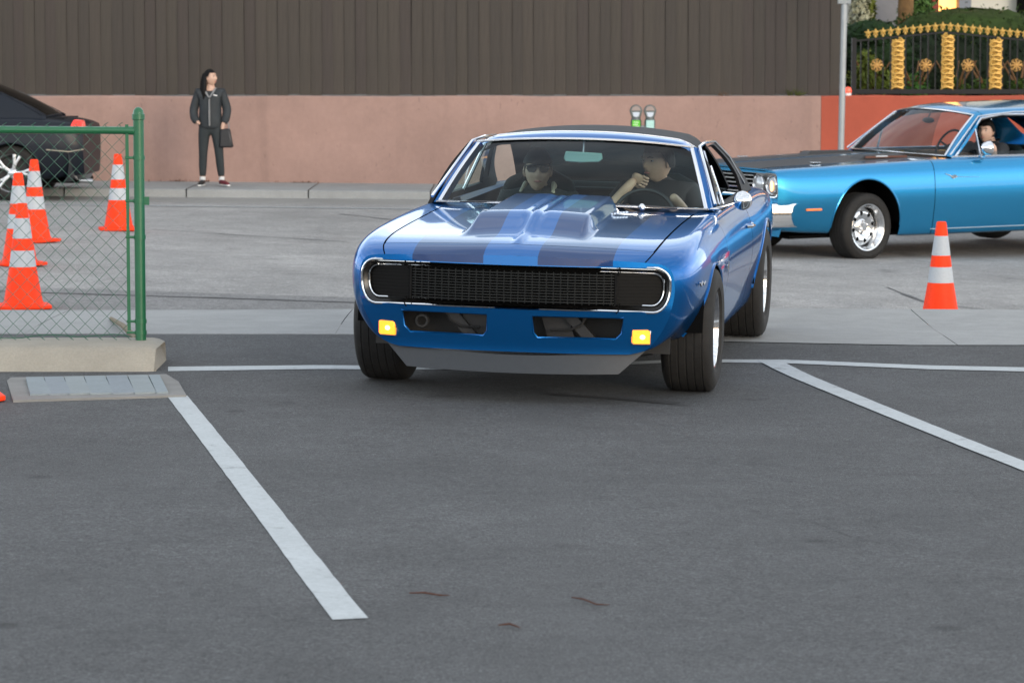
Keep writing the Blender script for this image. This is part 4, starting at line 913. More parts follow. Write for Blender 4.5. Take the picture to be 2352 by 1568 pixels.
# joining skin between panel edge and body edge
A=nose(np.array([p[0] for p in outl]),np.array([p[1] for p in outl])); V=list(map(tuple,A))+list(map(tuple,E0)); b=MB(); b.add(V,[(i,i+1,73+i+1,73+i) for i in range(72)]); b.obj('panel_edge',stripeK,K)
def ring(poly,off,r,n,m,sq=(1,1)):
    P=nose(np.array([p[0] for p in poly]),np.array([p[1] for p in poly]),off); b=MB(); b.tube([tuple(p) for p in P],r,8,closed=True,sq=sq); return b.obj(n,m,K)
ring(gr_o,-.008,.0082,'grille_surround',chrome)
gi=rrect(.740,.512,.672,.055)
def band(Pa,oa,Pb,ob,n,m):
    A=nose(*[np.array(q) for q in zip(*Pa)],oa); B=nose(*[np.array(q) for q in zip(*Pb)],ob); k=len(Pa); b=MB(); b.add(list(map(tuple,A))+list(map(tuple,B)),[(i,(i+1)%k,k+(i+1)%k,k+i) for i in range(k)]); return b.obj(n,m,K,angle=60)
band(gr_o,.0,gi,.035,'grille_recess',mat('gloss_black',(.008,.008,.008),.3)); ring(gi,.026,.0062,'grille_inner_trim',chrome)
# headlight doors and grille bars
dm=mat('headlight_door_black',(.004,.004,.004),.6,spec=.15); 
def sub(poly,x0,x1):
    P=[]
    for i in range(len(poly)):
        P.append(poly[i])
    return P
for sg in (-1,1):
    P=[(max(x,.515),z) for x,z in gi if x>0]; P=[p for i,p in enumerate(P) if i==0 or p!=P[i-1]]; P=[(.515,.512)]+[p for p in P if p[0]>.516 and p[1]<.59]+[(x,z) for x,z in gi if x>.516 and z>=.59]+[(.515,.672)]
    P=sorted(set(P),key=lambda p: math.atan2(p[1]-.592,p[0]-.63)); P=[(sg*x,z) for x,z in P]
    plate('headlight_door',P,[],.04,.03,lambda x,z: nose(x,z,.040),dm,K)
    b=MB()
    for k in range(9):
        z=.525+k*.0165; x1=.735-.03*max(0,(k-6))/2-.06*max(0,(2-k))/2
        P=nose(np.linspace(sg*.525,sg*x1,8),np.full(8,z),.036); b.tube([tuple(p) for p in P],.0028,4)
    b.obj('door_rib',dm,K)
    P=nose(np.array([sg*.512]*5),np.linspace(.512,.672,5),.034); b=MB(); b.tube([tuple(p) for p in P],.006,4); b.obj('door_edge',dm,K)
    # angled joints in the chrome
    for zz,o_ in ((.694,-.018),(.487,-.018),(.672,.02),(.512,.02)):
        b=MB(); b.box(tuple(nose(np.array([sg*.53]),np.array([zz]),o_)[0]),(.004,.012,.024),R=Matrix.Rotation(.5*sg,3,'Y')); b.obj('trim_joint',void,K,smooth=False)
gm=mat('grille_black',(.010,.011,.011),.5,spec=.2); bar=None
for k in range(11):
    z=.523+k*.0137; P=nose(np.linspace(-.505,.505,21),np.full(21,z),.045); b=MB(); V=[]
    for p in P: V+=[(p[0],p[1]-.012,p[2]+.003),(p[0],p[1]-.012,p[2]-.003),(p[0],p[1]+.02,p[2]-.003),(p[0],p[1]+.02,p[2]+.003)]
    b.add(V,[(4*i+j,4*i+(j+1)%4,4*i+4+(j+1)%4,4*i+4+j) for i in range(20) for j in range(4)]); b.obj('grille_bar',gm,K,smooth=False)
for k in range(29):
    x=-.49+k*.035; p=nose(np.array([x]),np.array([.592]),.045)[0]; b=MB(); b.box((x,p[1]+.002,.592),(.0045,.02,.158)); b.obj('grille_bar',gm,K,smooth=False)
plate('grille_back',[(-.74,.50),(.74,.50),(.74,.685),(-.74,.685)],[],.1,.1,lambda x,z: nose(x,z,.10),void,K)
# front lip edges of the valance openings
for sg in (-1,1):
    P=nose(np.array([sg*p[0] for p in vl]),np.array([p[1] for p in vl]),.004); b=MB(); b.tube([tuple(p) for p in P],.006,6,closed=True); b.obj('opening_edge',paintK,K)
# what shows through the valance openings
fr=mat('frame_black',(.018,.017,.016),.6)
b=MB(); b.box((0,-.55,.40),(1.5,.02,.3)); b.obj('radiator_panel',fr,K,smooth=False)
for sg in (-1,1):
    b=MB(); b.box((sg*.30,-.72,.41),(.05,.05,.24),R=Matrix.Rotation(-.75,3,'Y')); b.box((sg*.20,-.70,.41),(.13,.03,.20),R=Matrix.Rotation(-.3,3,'Y')); b.obj('frame_brace',mat('brace_grey',(.016,.016,.017),.6),K,smooth=False)
    b=MB(); sg<0 and b.tube([(sg*.48+.028*math.cos(t),-.72,.39+.028*math.sin(t)) for t in np.linspace(0,6.28,17)[:-1]],.011,6,closed=True); b.tube([(sg*.36,-.73,.46),(sg*.33,-.75,.40),(sg*.28,-.76,.375),(sg*.18,-.76,.37)],.007,6); b.obj('tow_loop',mat('brace_steel',(.02,.02,.02),.5,.2),K)
# body crease line low on the nose corners
for sg in (-1,1):
    P=[bK.S(np.array([u]),np.array([5.75*sg]))[0] for u in np.linspace(.02,2.0,12)]
# turn signals
lens=mat('amber_lens_lit',(.9,.30,.03),.3,emit=(1,.20,.008),es=.95); hot=mat('bulb_glow',(1,.8,.4),.3,emit=(1,.55,.10),es=4)
for sg in (-1,1):
    c=nose(np.array([sg*.635]),np.array([.358]))[0]; o=bpy.data.objects.new('turn_signal',None); link(o,K); o.location=c; o.rotation_euler=(0,0,sg*.27)
    b=MB(); P=[(-.050,-.032),(-.04,-.040),(.050,-.040),(.050,.030),(.040,.040),(-.05,.040)]; b.ext(P,lambda p,q,d:(p,-.004+d*.02,q),1); b.obj('bezel',chrome,o,bev=.003)
    b=MB(); b.ext([(p*.88,q*.86) for p,q in P],lambda p,q,d:(p,-.018+d*.014,q),1); b.obj('lens',lens,o,bev=.004)
    b=MB(); b.ell((.006,-.018,.0),(.014,.006,.012),12,8); b.obj('bulb',hot,o)
# chin spoiler
def spo(s,t):
    s=np.asarray(s,float);t=np.asarray(t,float); hw=.655-.125*t; x=s*hw; y=-.865+.13*(np.abs(x)/.66)**2.2-.035*t; z=.285-.035*(1-s*s)*(1-t)-.115*t-.006*(1-s*s)*t; return np.stack([x,y,z],-1)
plate('chin_spoiler',[(-1,0),(1,0),(1,1),(-1,1)],[],.08,.2,spo,mat('spoiler_grey',(.018,.022,.027),.5,coat=.0,coatr=.4,noise=[(40,.1,3)]),K,thick=.008)
b=MB(); b.tube([(.52,-.60,.24),(.56,-.40,.22),(.60,-.1,.20)],.010,6); b.tube([(-.52,-.6,.24),(-.56,-.1,.20)],.010,6); b.obj('steering_link',mat('brace_steel',(.1,.1,.1),.35,.6),K)
b=MB(); b.box((0,2.746,.30),(1.2,.12,.1)); b.ell((0,2.746,.30),(.16,.16,.14),12,8); b.obj('axle',void,K)
# wheels
polish=mat('polished_alloy',(.88,.88,.89),.10,1)
def wk(R,rr,wd,st_=0):
    def f(o): tyre(R,rr,wd,o,rubber,5); rim_torq(o,rr+.004,wd,polish,5,.05)
    return f
for sg in (-1,1):
    place_wheel(K,(sg*.80,0,.322),sg,0.0,wk(.322,.205,.262)); place_wheel(K,(sg*.785,2.746,.338),sg,0,wk(.338,.205,.29))
# cabin
cK=dict(ws_corner=(.755,1.00,.872),ws_mid=(.72,.893),hd_corner=(.612,1.44,1.192),hd_mid=(1.36,1.226),rr_corner=(.56,2.32,1.205),rr_mid=(2.42,1.245),bl_corner=(.64,3.02,.885),bl_mid=(3.10,.895),crown=1.268,belt=.872,xbelt=.79,cvinyl=1,tw=.012,
  cpost=[(2.53,1.10),(2.78,.985),(3.05,.88)],
  swin=[(1.17,.885),(1.50,1.172),(1.75,1.188),(2.12,1.178),(2.30,1.10),(2.46,.99),(2.52,.895)],
  drip=[(1.02,.90),(1.44,1.196),(1.8,1.206),(2.2,1.196),(2.42,1.10),(2.66,.93)],
  side_glass=[[[(1.17,.885),(1.50,1.172),(1.75,1.188),(1.92,1.185),(1.92,.885)],[(1.94,.885),(1.94,1.183),(2.12,1.178),(2.30,1.10),(2.46,.99),(2.52,.895)]],[[(1.17,.885),(1.40,1.08),(1.40,.885)]]],
  sash=[[[(1.93,.88),(1.93,1.18)]],[[(1.41,.88),(1.41,1.09)],[(1.20,.885),(1.49,1.165)]]])
glK=glass('windshield_glass',(.80,.95,.94),ior=1.26); winchr=mat('bright_trim',(.80,.82,.86),.16,1)
wsK,roofK,sideK=cabin(K,cK,paintK,vinyl,glK,winchr,dark,header_w=.17)
interior(K,cK,mat('seat_charcoal',(.005,.012,.014),.8,spec=.15),tealin,belt=.85)
steering_wheel(K,.36,1.30,.785,-.35,blackp,r=.175)
# inside mirror, wipers, door mirror, handles, locks, badges
o=bpy.data.objects.new('rear_view_mirror',None); link(o,K); o.location=(.0,1.38,1.125)
b=MB(); P=[(-.11,-.012),(-.10,-.03),(-.02,-.034),(.09,-.028),(.11,-.01),(.105,.022),(-.10,.028)]; b.ext(P,lambda p,q,d:(p,-.012+d*.02,q),1); b.obj('mirror_shell',mat('mirror_back',(.50,.80,.68),.5),o,bev=.005)
b=MB(); b.tube([(0,0,.02),(0,.02,.085)],.007,6); b.obj('mirror_stem',satin,o)
o=bpy.data.objects.new('door_mirror',None); link(o,K); o.location=(.84,1.02,.875)
b=MB(); b.lathe([(0,-.075),(.022,-.070),(.045,-.05),(.060,-.02),(.064,.012),(.060,.02),(.0,.022)],M=Matrix.Translation((.095,.03,.05))@Matrix.Rotation(-math.pi/2,4,'X')@Matrix.Scale(.84,4),n=24); b.obj('mirror_shell',chrome,o,angle=50)
b=MB(); b.tube([(-.05,-.03,.005),(.0,-.02,.02),(.08,.02,.045)],[.012,.009,.008],8,sq=(1,.6)); b.ell((-.05,-.03,.004),(.03,.02,.008),12,6); b.obj('mirror_arm',chrome,o)
for sg in (-1,1):
    o=bpy.data.objects.new('door_handle',None); link(o,K); p=bK.S(np.array([bK.inv(1.74,.74)[0]]),np.array([sg*bK.inv(1.74,.74)[1]]))[0]; o.location=p
    b=MB(); b.tube([(sg*.002,-.08,0),(sg*.03,-.06,0),(sg*.032,.05,0),(sg*.004,.07,0)],.009,6); b.obj('handle_bar',chrome,o); b=MB(); b.lathe([(0,.014),(.012,.012),(.014,0)],M=Matrix.Translation((sg*.01,.10,-.0))@Matrix.Rotation(sg*math.pi/2,4,'Y'),n=12); b.obj('push_button',chrome,o)
    for (y,z,h) in ((-.40,.50,.012),):
        u,w_=bK.inv(-.55,.47); p=bK.S(np.array([u]),np.array([sg*w_]))[0]
    # fender emblem: slanted chrome bars
    u,w_=bK.inv(.46,.60); p=bK.S(np.array([u]),np.array([sg*w_]))[0]; b=MB()
    for k in range(4): b.box((p[0]+sg*.006,p[1]-.02+k*.022,p[2]-.0+.02*(k%2)),(.006,.012,.04))
    b.obj('fender_badge',chrome,K,smooth=False)
b=MB(); u,w_=bK.inv(-.48,.60); p=bK.S(np.array([u]),np.array([w_]))[0]
b.tube([(p[0]+.006,p[1]-.055,p[2]+.01),(p[0]+.008,p[1]-.03,p[2]-.008),(p[0]+.012,p[1]-.01,p[2]+.012),(p[0]+.016,p[1]+.02,p[2]-.006),(p[0]+.02,p[1]+.05,p[2]+.008)],.0045,5); b.obj('script_badge',satin,K)
b=MB()
for k in range(6): b.box((.30+k*.013,.44+k*.020,.872+.0010*k),(.007,.022,.010),R=Matrix.Rotation(-.5,3,'Z'))
b.obj('hood_badge',chrome,K,smooth=False)
# hood pins, washer nozzle, chrome nub on the cowl
for x,y in ((.30,.68),):
    b=MB(); z=.878; b.ell((x+.12,y+.08,z+.012),(.017,.013,.022),14,8); b.obj('cowl_nozzle',chrome,K)
for sg in (-1,1):
    b=MB(); P=[(sg*.10,.74,.897),(sg*.28,.76,.897),(sg*.48,.80,.893),(sg*.60,.86,.885)]
    b.tube(P,[.008,.006,.006,.004],6); b.obj('wiper',mat('wiper_metal',(.05,.05,.055),.5,.3),K)
b=MB(); P=bK.S(np.full(15,4.55),np.linspace(-1.5,1.5,15)); 
# ------------------------------------------------------------------ light blue muscle car (right)
Q=thing('muscle_car','bright turquoise-blue vintage hardtop with matte black hood stripes and slotted alloy wheels, crossing the street','car')
pose(Q,Vector((2.924,30.03,-.205)),math.radians(60),math.radians(.3),math.radians(1.2))
BB=(.018,.25,.50); paintQ=mat('turquoise_paint',BB,.24,.80,coat=1); hoodQ=striped('turquoise_hood_paint',BB,(.020,.020,.022),.085,.66,rough=.28,coat=1,rough2=.45,metal=.50,coat2=.0)
def sq_(y,pts,yc=None):
    yc=y if yc is None else yc
    return [(x,(y+(yc-y)*(1-(x/.97)**2)),z) for x,z in pts]
s=[sq_(-.90,[(.72,.33),(.82,.335),(.895,.42),(.925,.56),(.925,.68),(.905,.79),(.85,.832),(.66,.842),(.33,.846),(0,.85)],-.96),
 sq_(-.78,[(.76,.30),(.86,.305),(.93,.42),(.955,.56),(.950,.68),(.922,.80),(.86,.845),(.67,.855),(.33,.862),(0,.868)],-.84),
 sq_(-.42,[(.80,.27),(.885,.28),(.945,.42),(.968,.57),(.960,.70),(.925,.82),(.865,.860),(.69,.868),(.34,.880),(0,.888)],-.46),
 sq_(0,[(.82,.25),(.90,.26),(.95,.42),(.972,.58),(.962,.72),(.925,.838),(.865,.875),(.70,.880),(.34,.896),(0,.905)]),
 sq_(.45,[(.83,.22),(.905,.235),(.95,.40),(.972,.58),(.962,.73),(.922,.85),(.865,.888),(.70,.892),(.34,.908),(0,.918)]),
 sq_(.92,[(.83,.22),(.905,.235),(.95,.40),(.972,.58),(.962,.735),(.920,.862),(.86,.90),(.71,.905),(.34,.92),(0,.93)]),
 sq_(1.35,[(.83,.22),(.905,.235),(.95,.40),(.972,.58),(.962,.74),(.918,.87),(.855,.908),(.72,.91),(.34,.93),(0,.94)]),
 sq_(2.1,[(.83,.22),(.905,.235),(.95,.40),(.972,.58),(.962,.745),(.918,.875),(.855,.912),(.72,.92),(.34,.93),(0,.94)]),
 sq_(2.75,[(.82,.23),(.90,.24),(.95,.41),(.972,.60),(.962,.76),(.92,.885),(.85,.925),(.72,.93),(.34,.94),(0,.945)]),
 sq_(3.3,[(.80,.26),(.88,.27),(.94,.43),(.968,.62),(.958,.77),(.91,.89),(.84,.93),(.70,.935),(.34,.945),(0,.95)]),
 sq_(4.15,[(.74,.34),(.84,.35),(.90,.46),(.93,.62),(.92,.76),(.88,.86),(.80,.905),(.68,.91),(.34,.925),(0,.93)])]
bQ=Body(s,sig=(2.6,1.8))
AF=arch(bQ,0.0,.335,.405,zb=.26); AR=arch(bQ,2.946,.33,.39,zb=.25); uF=bQ.inv(.80,.6)[0]; uB=bQ.inv(2.15,.6)[0]; uc=5.35
for sg in (-1,1):
    flank_piece(bQ,'front_fender',0,uF-g,2.04,[AF],paintQ,Q,sg)
    P=[(uF+g,8.5),(uB-g,8.5),(uB-g,3.1),(uF+g,3.1)]; plate('door',P if sg>0 else mirror_uv(P),[],.10,.16,bQ.S,paintQ,Q)
    flank_piece(bQ,'rear_fender',uB+g,bQ.nu,2.04,[AR],paintQ,Q,sg,top=[(bQ.nu,0),(9.2,0),(9.2,2.04),(8.6,3.0),(uB+g,3.1)])
    P=[(uF+g,8.56),(uB-g,8.56),(uB-g,9),(uF+g,9)]; plate('rocker',P if sg>0 else mirror_uv(P),[],.1,.1,bQ.S,paintQ,Q)
    arch_lip(bQ,AF,sg,paintQ,Q); arch_lip(bQ,AR,sg,paintQ,Q)
    wheel_well(0,.335,.43,.50,.93,Q,sg); wheel_well(2.946,.33,.41,.50,.93,Q,sg)
    for uu in (uF,uB):
        P=[(uu-.08,3.2),(uu+.08,3.2),(uu+.08,8.8),(uu-.08,8.8)]; plate('seam_backing',P if sg>0 else mirror_uv(P),[],.2,.3,under(bQ,0),void,Q)
    P=[(uF+g,2.04),(6.6,2.04),(6.6,3.1),(uF+g,3.1)]; plate('fender_top',P if sg>0 else mirror_uv(P),[],.1,.12,bQ.S,paintQ,Q)
    # body crease and sill trim
    a=np.linspace(uF+.1 if sg<0 else .95+1.4,uB+1,20)
    P=[bQ.S(np.array([bQ.inv(y,.285)[0]]),np.array([sg*bQ.inv(y,.285)[1]]))[0]+np.array([sg*.004,0,0]) for y in np.linspace(.78,2.4,14)]; b=MB(); b.tube([tuple(p) for p in P],.005,5); b.obj('sill_trim',satin,Q)
    b=MB(); P=[bQ.S(np.array([bQ.inv(y,z)[0]]),np.array([sg*bQ.inv(y,z)[1]]))[0]+np.array([sg*.006,0,0]) for y,z in ((-.66,.495),(-.53,.495))]; b.tube([tuple(p) for p in P],[.022,.022],8,sq=(1,.4)); b.obj('side_marker',mat('orange_marker',(.85,.16,.02),.3,emit=(1,.2,.02),es=.3),Q)
    P=[bQ.S(np.array([bQ.inv(y,z)[0]]),np.array([sg*bQ.inv(y,z)[1]]))[0]+np.array([sg*.005,0,0]) for y,z in ((.93,.765),(.99,.745),(1.02,.725),(1.07,.735),(1.05,.75),(1.0,.742),(1.12,.733),(1.35,.728))]; b=MB(); b.tube([tuple(p) for p in P],[.003,.004,.008,.006,.004,.004,.002,.001],5); b.obj('script_badge',satin,Q)
plate('hood',[(.0,-1.98),(.0,1.98),(uc-.02,1.98),(uc-.02,-1.98)],[],.10,.10,bQ.S,hoodQ,Q)
plate('cowl_panel',[(uc,-2.03),(uc,2.03),(6.4,2.03),(6.4,-2.03)],[],.10,.10,bQ.S,hoodQ,Q)
plate('hood_gutter',[(.0,-2.4),(0,2.4),(5.9,2.4),(5.9,-2.4)],[],.2,.2,under(bQ,.02),void,Q)
b=MB(); b.box((0,1.6,.24),(1.5,4.6,.03)); b.box((0,4.1,.6),(1.6,.03,.6)); b.obj('underbody',void,Q,smooth=False)
ww=np.linspace(9,-9,73); E0=bQ.S(np.zeros(73),ww); outl=[(p[0],p[2]) for p in E0]
def noseQ(x,z,off=0.0):
    x=np.asarray(x,float);z=np.asarray(z,float); y=-.96+.06*(x/.93)**2; return np.stack([x,y+.03+off,z],-1)
def rr2(x,z0,z1,r,n=5):
    P=[]
    for cx,cz,a0 in ((x-r,z1-r,0),(-x+r,z1-r,90),(-x+r,z0+r,180),(x-r,z0+r,270)):
        for i in range(n+1): a=math.radians(a0+90*i/n); P.append((cx+r*math.cos(a),cz+r*math.sin(a)))
    return P
go=rr2(.885,.60,.80,.04); plate('front_panel',outl,[go],.06,.04,noseQ,paintQ,Q,thick=.01)
A=noseQ(np.array([p[0] for p in outl]),np.array([p[1] for p in outl])); b=MB(); b.add(list(map(tuple,A))+list(map(tuple,E0)),[(i,i+1,73+i+1,73+i) for i in range(72)]); b.obj('panel_edge',paintQ,Q)
b=MB(); b.tube([tuple(p) for p in noseQ(np.array([p[0] for p in go]),np.array([p[1] for p in go]),-.006)],.010,8,closed=True); b.obj('grille_surround',chrome,Q)
plate('grille_back',[(-.9,.58),(.9,.58),(.9,.82),(-.9,.82)],[],.2,.2,lambda x,z: noseQ(x,z,.09),void,Q)
silv=mat('silver_trim',(.55,.56,.57),.3,.9)
for k in range(5):
    z=.63+k*.035; P=noseQ(np.linspace(-.50,.50,15),np.full(15,z),.02); b=MB(); b.tube([tuple(p) for p in P],.0055,6,sq=(1.4,1)); b.obj('grille_bar',silv,Q)
for x in (-.5,-.25,0,.25,.5):
    b=MB(); p=noseQ(np.array([x]),np.array([.70]),.035)[0]; b.box(tuple(p),(.012,.02,.17)); b.obj('grille_post',blackp,Q,smooth=False)
for sg in (-1,1):
    P=noseQ(sg*np.array([.515,.875,.875,.515]),np.array([.612,.612,.788,.788]),.03); b=MB(); b.add([tuple(p) for p in P],[(0,1,2,3)]); b.obj('headlight_panel',mat('bezel_grey',(.22,.22,.22),.3,.6),Q)
    for x,lit in ((.605,0),(.79,1)):
        c=noseQ(np.array([sg*x]),np.array([.70]),.0)[0]; o=bpy.data.objects.new('headlight',None); link(o,Q); o.location=c; M=Matrix.Rotation(math.pi/2,4,'X')
        b=MB(); b.lathe([(.074,-.03),(.085,.0),(.089,.006),(.084,.012),(.076,.004)],M=M,n=32); b.obj('bezel',chrome,o)
        b=MB(); b.lathe([(.076,-.004),(.055,.010),(.03,.016),(0,.018)],M=M,n=28); b.obj('lens',mat('headlight_lens' ,(.42,.44,.46),.15,.5),o)
        if lit: b=MB(); b.ell((.03*sg,-.022,-.01),(.026,.008,.05),12,8); b.obj('glow',mat('headlight_warm',(1,.7,.4),.3,emit=(1,.48,.16),es=1.0),o)
# bumper
b=MB(); V=[]; xs=list(np.linspace(-1,1,33)); prof=[(.0,.355),(-.035,.37),(-.055,.42),(-.058,.47),(-.045,.525),(-.01,.55),(.03,.55)]
for s_ in xs:
    x=.965*math.sin(s_*math.pi/2*.97) if abs(s_)>.999 else .965*s_; y=-1.03+.07*abs(s_)**2+.22*max(0,(abs(s_)-.90)/.10)**2
    for dy,z in prof: V.append((x if abs(s_)<.97 else x*.995,y+dy,z))
b.add(V,[(7*i+k,7*i+7+k,7*i+8+k,7*i+1+k) for i in range(32) for k in range(6)]); b.obj('bumper',chrome,Q)
for sg in (-1,1):
    b=MB(); b.box((sg*.66,-1.045,.445),(.17,.03,.055),R=Matrix.Rotation(sg*.12,3,'Z')); b.obj('turn_signal',mat('turn_orange',(.85,.16,.02),.3,emit=(1,.18,.02),es=.5),Q,bev=.008)
    b=MB(); b.box((sg*.40,-1.07,.45),(.06,.05,.23)); b.obj('bumper_guard',chrome,Q,bev=.012)
plate('lower_valance',[(-.85,.26),(.85,.26),(.9,.37),(-.9,.37)],[],.1,.06,lambda x,z: noseQ(x,z,.03),paintQ,Q)
# hood scoops, pins, wipers
for sg in (-1,1):
    b=MB(); b.box((sg*.44,.52,.915),(.20,.62,.045),R=Matrix.Rotation(sg*.05,3,'Y'),taper=.78); b.obj('hood_scoop',mat('matte_black',(.02,.02,.021),.5),Q,bev=.012)
    b=MB(); b.box((sg*.545,.52,.918),(.012,.50,.020),R=Matrix.Rotation(sg*.05,3,'Y')); b.obj('scoop_insert',mat('scoop_red_brown',(.10,.035,.022),.5),Q,smooth=False)
    b=MB(); b.box((sg*.62,-.38,.885),(.06,.09,.010)); b.obj('hood_pin',chrome,Q,bev=.003)
    b=MB(); b.box((sg*.552,.46,.925),(.012,.14,.012)); b.obj('scoop_badge',satin,Q,smooth=False)
    b=MB(); b.tube([(sg*.10+.12,.88,.955),(sg*.10+.25,.90,.975),(sg*.12+.52,.98,.965)],[.012,.008,.004],6); b.obj('wiper',blackp,Q)
def wq(R,rr,wd):
    def f(o): tyre(R,rr,wd,o,rubber,5); rim_torq(o,rr+.004,wd,mat('slot_alloy',(.80,.80,.80),.14,1),5,.075,hole=True)
    return f
for sg in (-1,1):
    place_wheel(Q,(sg*.84,0,.327),sg,math.radians(9),wq(.327,.222,.25)); place_wheel(Q,(sg*.83,2.946,.338),sg,0,wq(.338,.222,.27))
cQ=dict(ws_corner=(.79,1.07,.925),ws_mid=(.85,.945),hd_corner=(.625,1.54,1.315),hd_mid=(1.44,1.36),rr_corner=(.60,2.85,1.345),rr_mid=(2.98,1.39),bl_corner=(.68,3.5,.955),bl_mid=(3.6,.96),crown=1.425,belt=.912,xbelt=.845,tw=.012,
  cpost=[(3.05,1.22),(3.3,1.06),(3.5,.965)],
  swin=[(1.16,.925),(1.57,1.275),(1.85,1.310),(2.50,1.30),(2.68,1.18),(2.75,.925)],
  drip=[(1.07,.935),(1.54,1.300),(2.0,1.338),(2.55,1.335),(2.85,1.20)],
  side_glass=[[[(1.16,.925),(1.57,1.275),(1.85,1.31),(2.15,1.31),(2.15,.925)]],[[(1.16,.925),(1.45,1.172),(1.45,.925)],[(1.46,.925),(2.72,.925),(2.72,.965),(1.46,.965)]]],
  sash=[[[(1.45,.92),(1.45,1.17)]],[[(1.45,.915),(1.455,1.18)],[(1.14,.925),(1.57,1.280),(1.85,1.316),(2.5,1.305)],[(1.1,.918),(2.75,.918)]]])
glQ=glass('coupe_glass',(.60,.70,.72),ior=1.4); cabin(Q,cQ,paintQ,paintQ,glQ,winchr,dark,header_w=.08)
interior(Q,cQ,mat('seat_charcoal',(.02,.028,.032),.7),dark,w_=.78,y0=.9,y1=3.4,belt=.90,bucket_y=1.62)
steering_wheel(Q,.38,1.42,.98,-.4,blackp)
o=bpy.data.objects.new('door_mirror',None); link(o,Q); o.location=(.90,1.45,.93)
b=MB(); b.lathe([(0,-.085),(.025,-.078),(.05,-.055),(.066,-.02),(.070,.012),(.064,.02),(0,.022)],M=Matrix.Translation((.06,0,.075))@Matrix.Rotation(-math.pi/2,4,'X'),n=24); b.obj('mirror_shell',chrome,o); b=MB(); b.tube([(-.02,0,-.01),(.02,0,.02),(.05,0,.04)],[.02,.012,.010],8); b.obj('mirror_arm',chrome,o)
b=MB(); b.ell((0,1.45,1.24),(.10,.015,.03),12,6); b.tube([(0,1.45,1.26),(0,1.48,1.33)],.008,6); b.obj('rear_view_mirror',blackp,Q)
# upper body sits a little taller over the chassis
def liftz(z): return .055*max(0,min(1,(z-.35)/.4))
for o in [x for x in bpy.data.objects if x.parent==Q and x.type=='MESH']:
    for v_ in o.data.vertices: v_.co.z+=liftz(v_.co.z); v_.co.y+=.26*min(0,v_.co.y+.45)
for o in [x for x in bpy.data.objects if x.parent==Q and x.type=='EMPTY' and not x.name.startswith('wheel')]: o.location.z+=liftz(o.location.z); o.location.y+=.26*min(0,o.location.y+.45)
# ------------------------------------------------------------------ black sedan (left)
D=thing('sedan','black sedan parked along the far kerb, only its tail and silver rear wheel in view','car')
pose(D,Vector((-5.90-2.72,36.0+.86,zroad(-6,36)-.0)),math.radians(90))
pD=mat('black_paint',(.006,.009,.015),.45,.0,coat=.15,spec=.25)
def sd_(y,pts): return [(x,y,z) for x,z in pts]
s=[sd_(-.85,[(.55,.30),(.66,.31),(.74,.42),(.78,.55),(.77,.62),(.73,.68),(.66,.71),(.55,.72),(.28,.74),(0,.745)]),
 sd_(-.3,[(.70,.22),(.80,.23),(.87,.42),(.90,.58),(.88,.70),(.83,.78),(.76,.81),(.64,.83),(.3,.86),(0,.87)]),
 sd_(.5,[(.72,.20),(.82,.21),(.88,.42),(.905,.60),(.895,.76),(.855,.88),(.79,.91),(.68,.92),(.3,.95),(0,.96)]),
 sd_(1.3,[(.72,.20),(.82,.21),(.88,.42),(.905,.60),(.90,.78),(.865,.90),(.80,.94),(.70,.95),(.3,.96),(0,.97)]),
 sd_(2.1,[(.72,.20),(.82,.21),(.88,.42),(.91,.62),(.90,.80),(.865,.92),(.80,.96),(.70,.965),(.3,.97),(0,.98)]),
 sd_(2.75,[(.70,.22),(.81,.23),(.88,.42),(.912,.64),(.902,.82),(.862,.945),(.79,.98),(.69,.985),(.3,.995),(0,1.0)]),
 sd_(3.2,[(.66,.25),(.78,.26),(.86,.44),(.895,.64),(.885,.82),(.84,.935),(.76,.965),(.66,.97),(.3,.985),(0,.99)]),
 sd_(3.58,[(.60,.28),(.72,.29),(.80,.45),(.835,.62),(.825,.80),(.78,.90),(.70,.925),(.6,.93),(.3,.945),(0,.95)]),
 sd_(3.70,[(.55,.30),(.66,.31),(.74,.46),(.775,.60),(.765,.76),(.72,.85),(.64,.885),(.5,.895),(.25,.90),(0,.905)])]
bD=Body(s,sig=(2.8,2)); AF=arch(bD,0,.32,.36); AR=arch(bD,2.72,.32,.365); uB=bD.inv(2.0,.6)[0]; uF=bD.inv(.75,.6)[0]
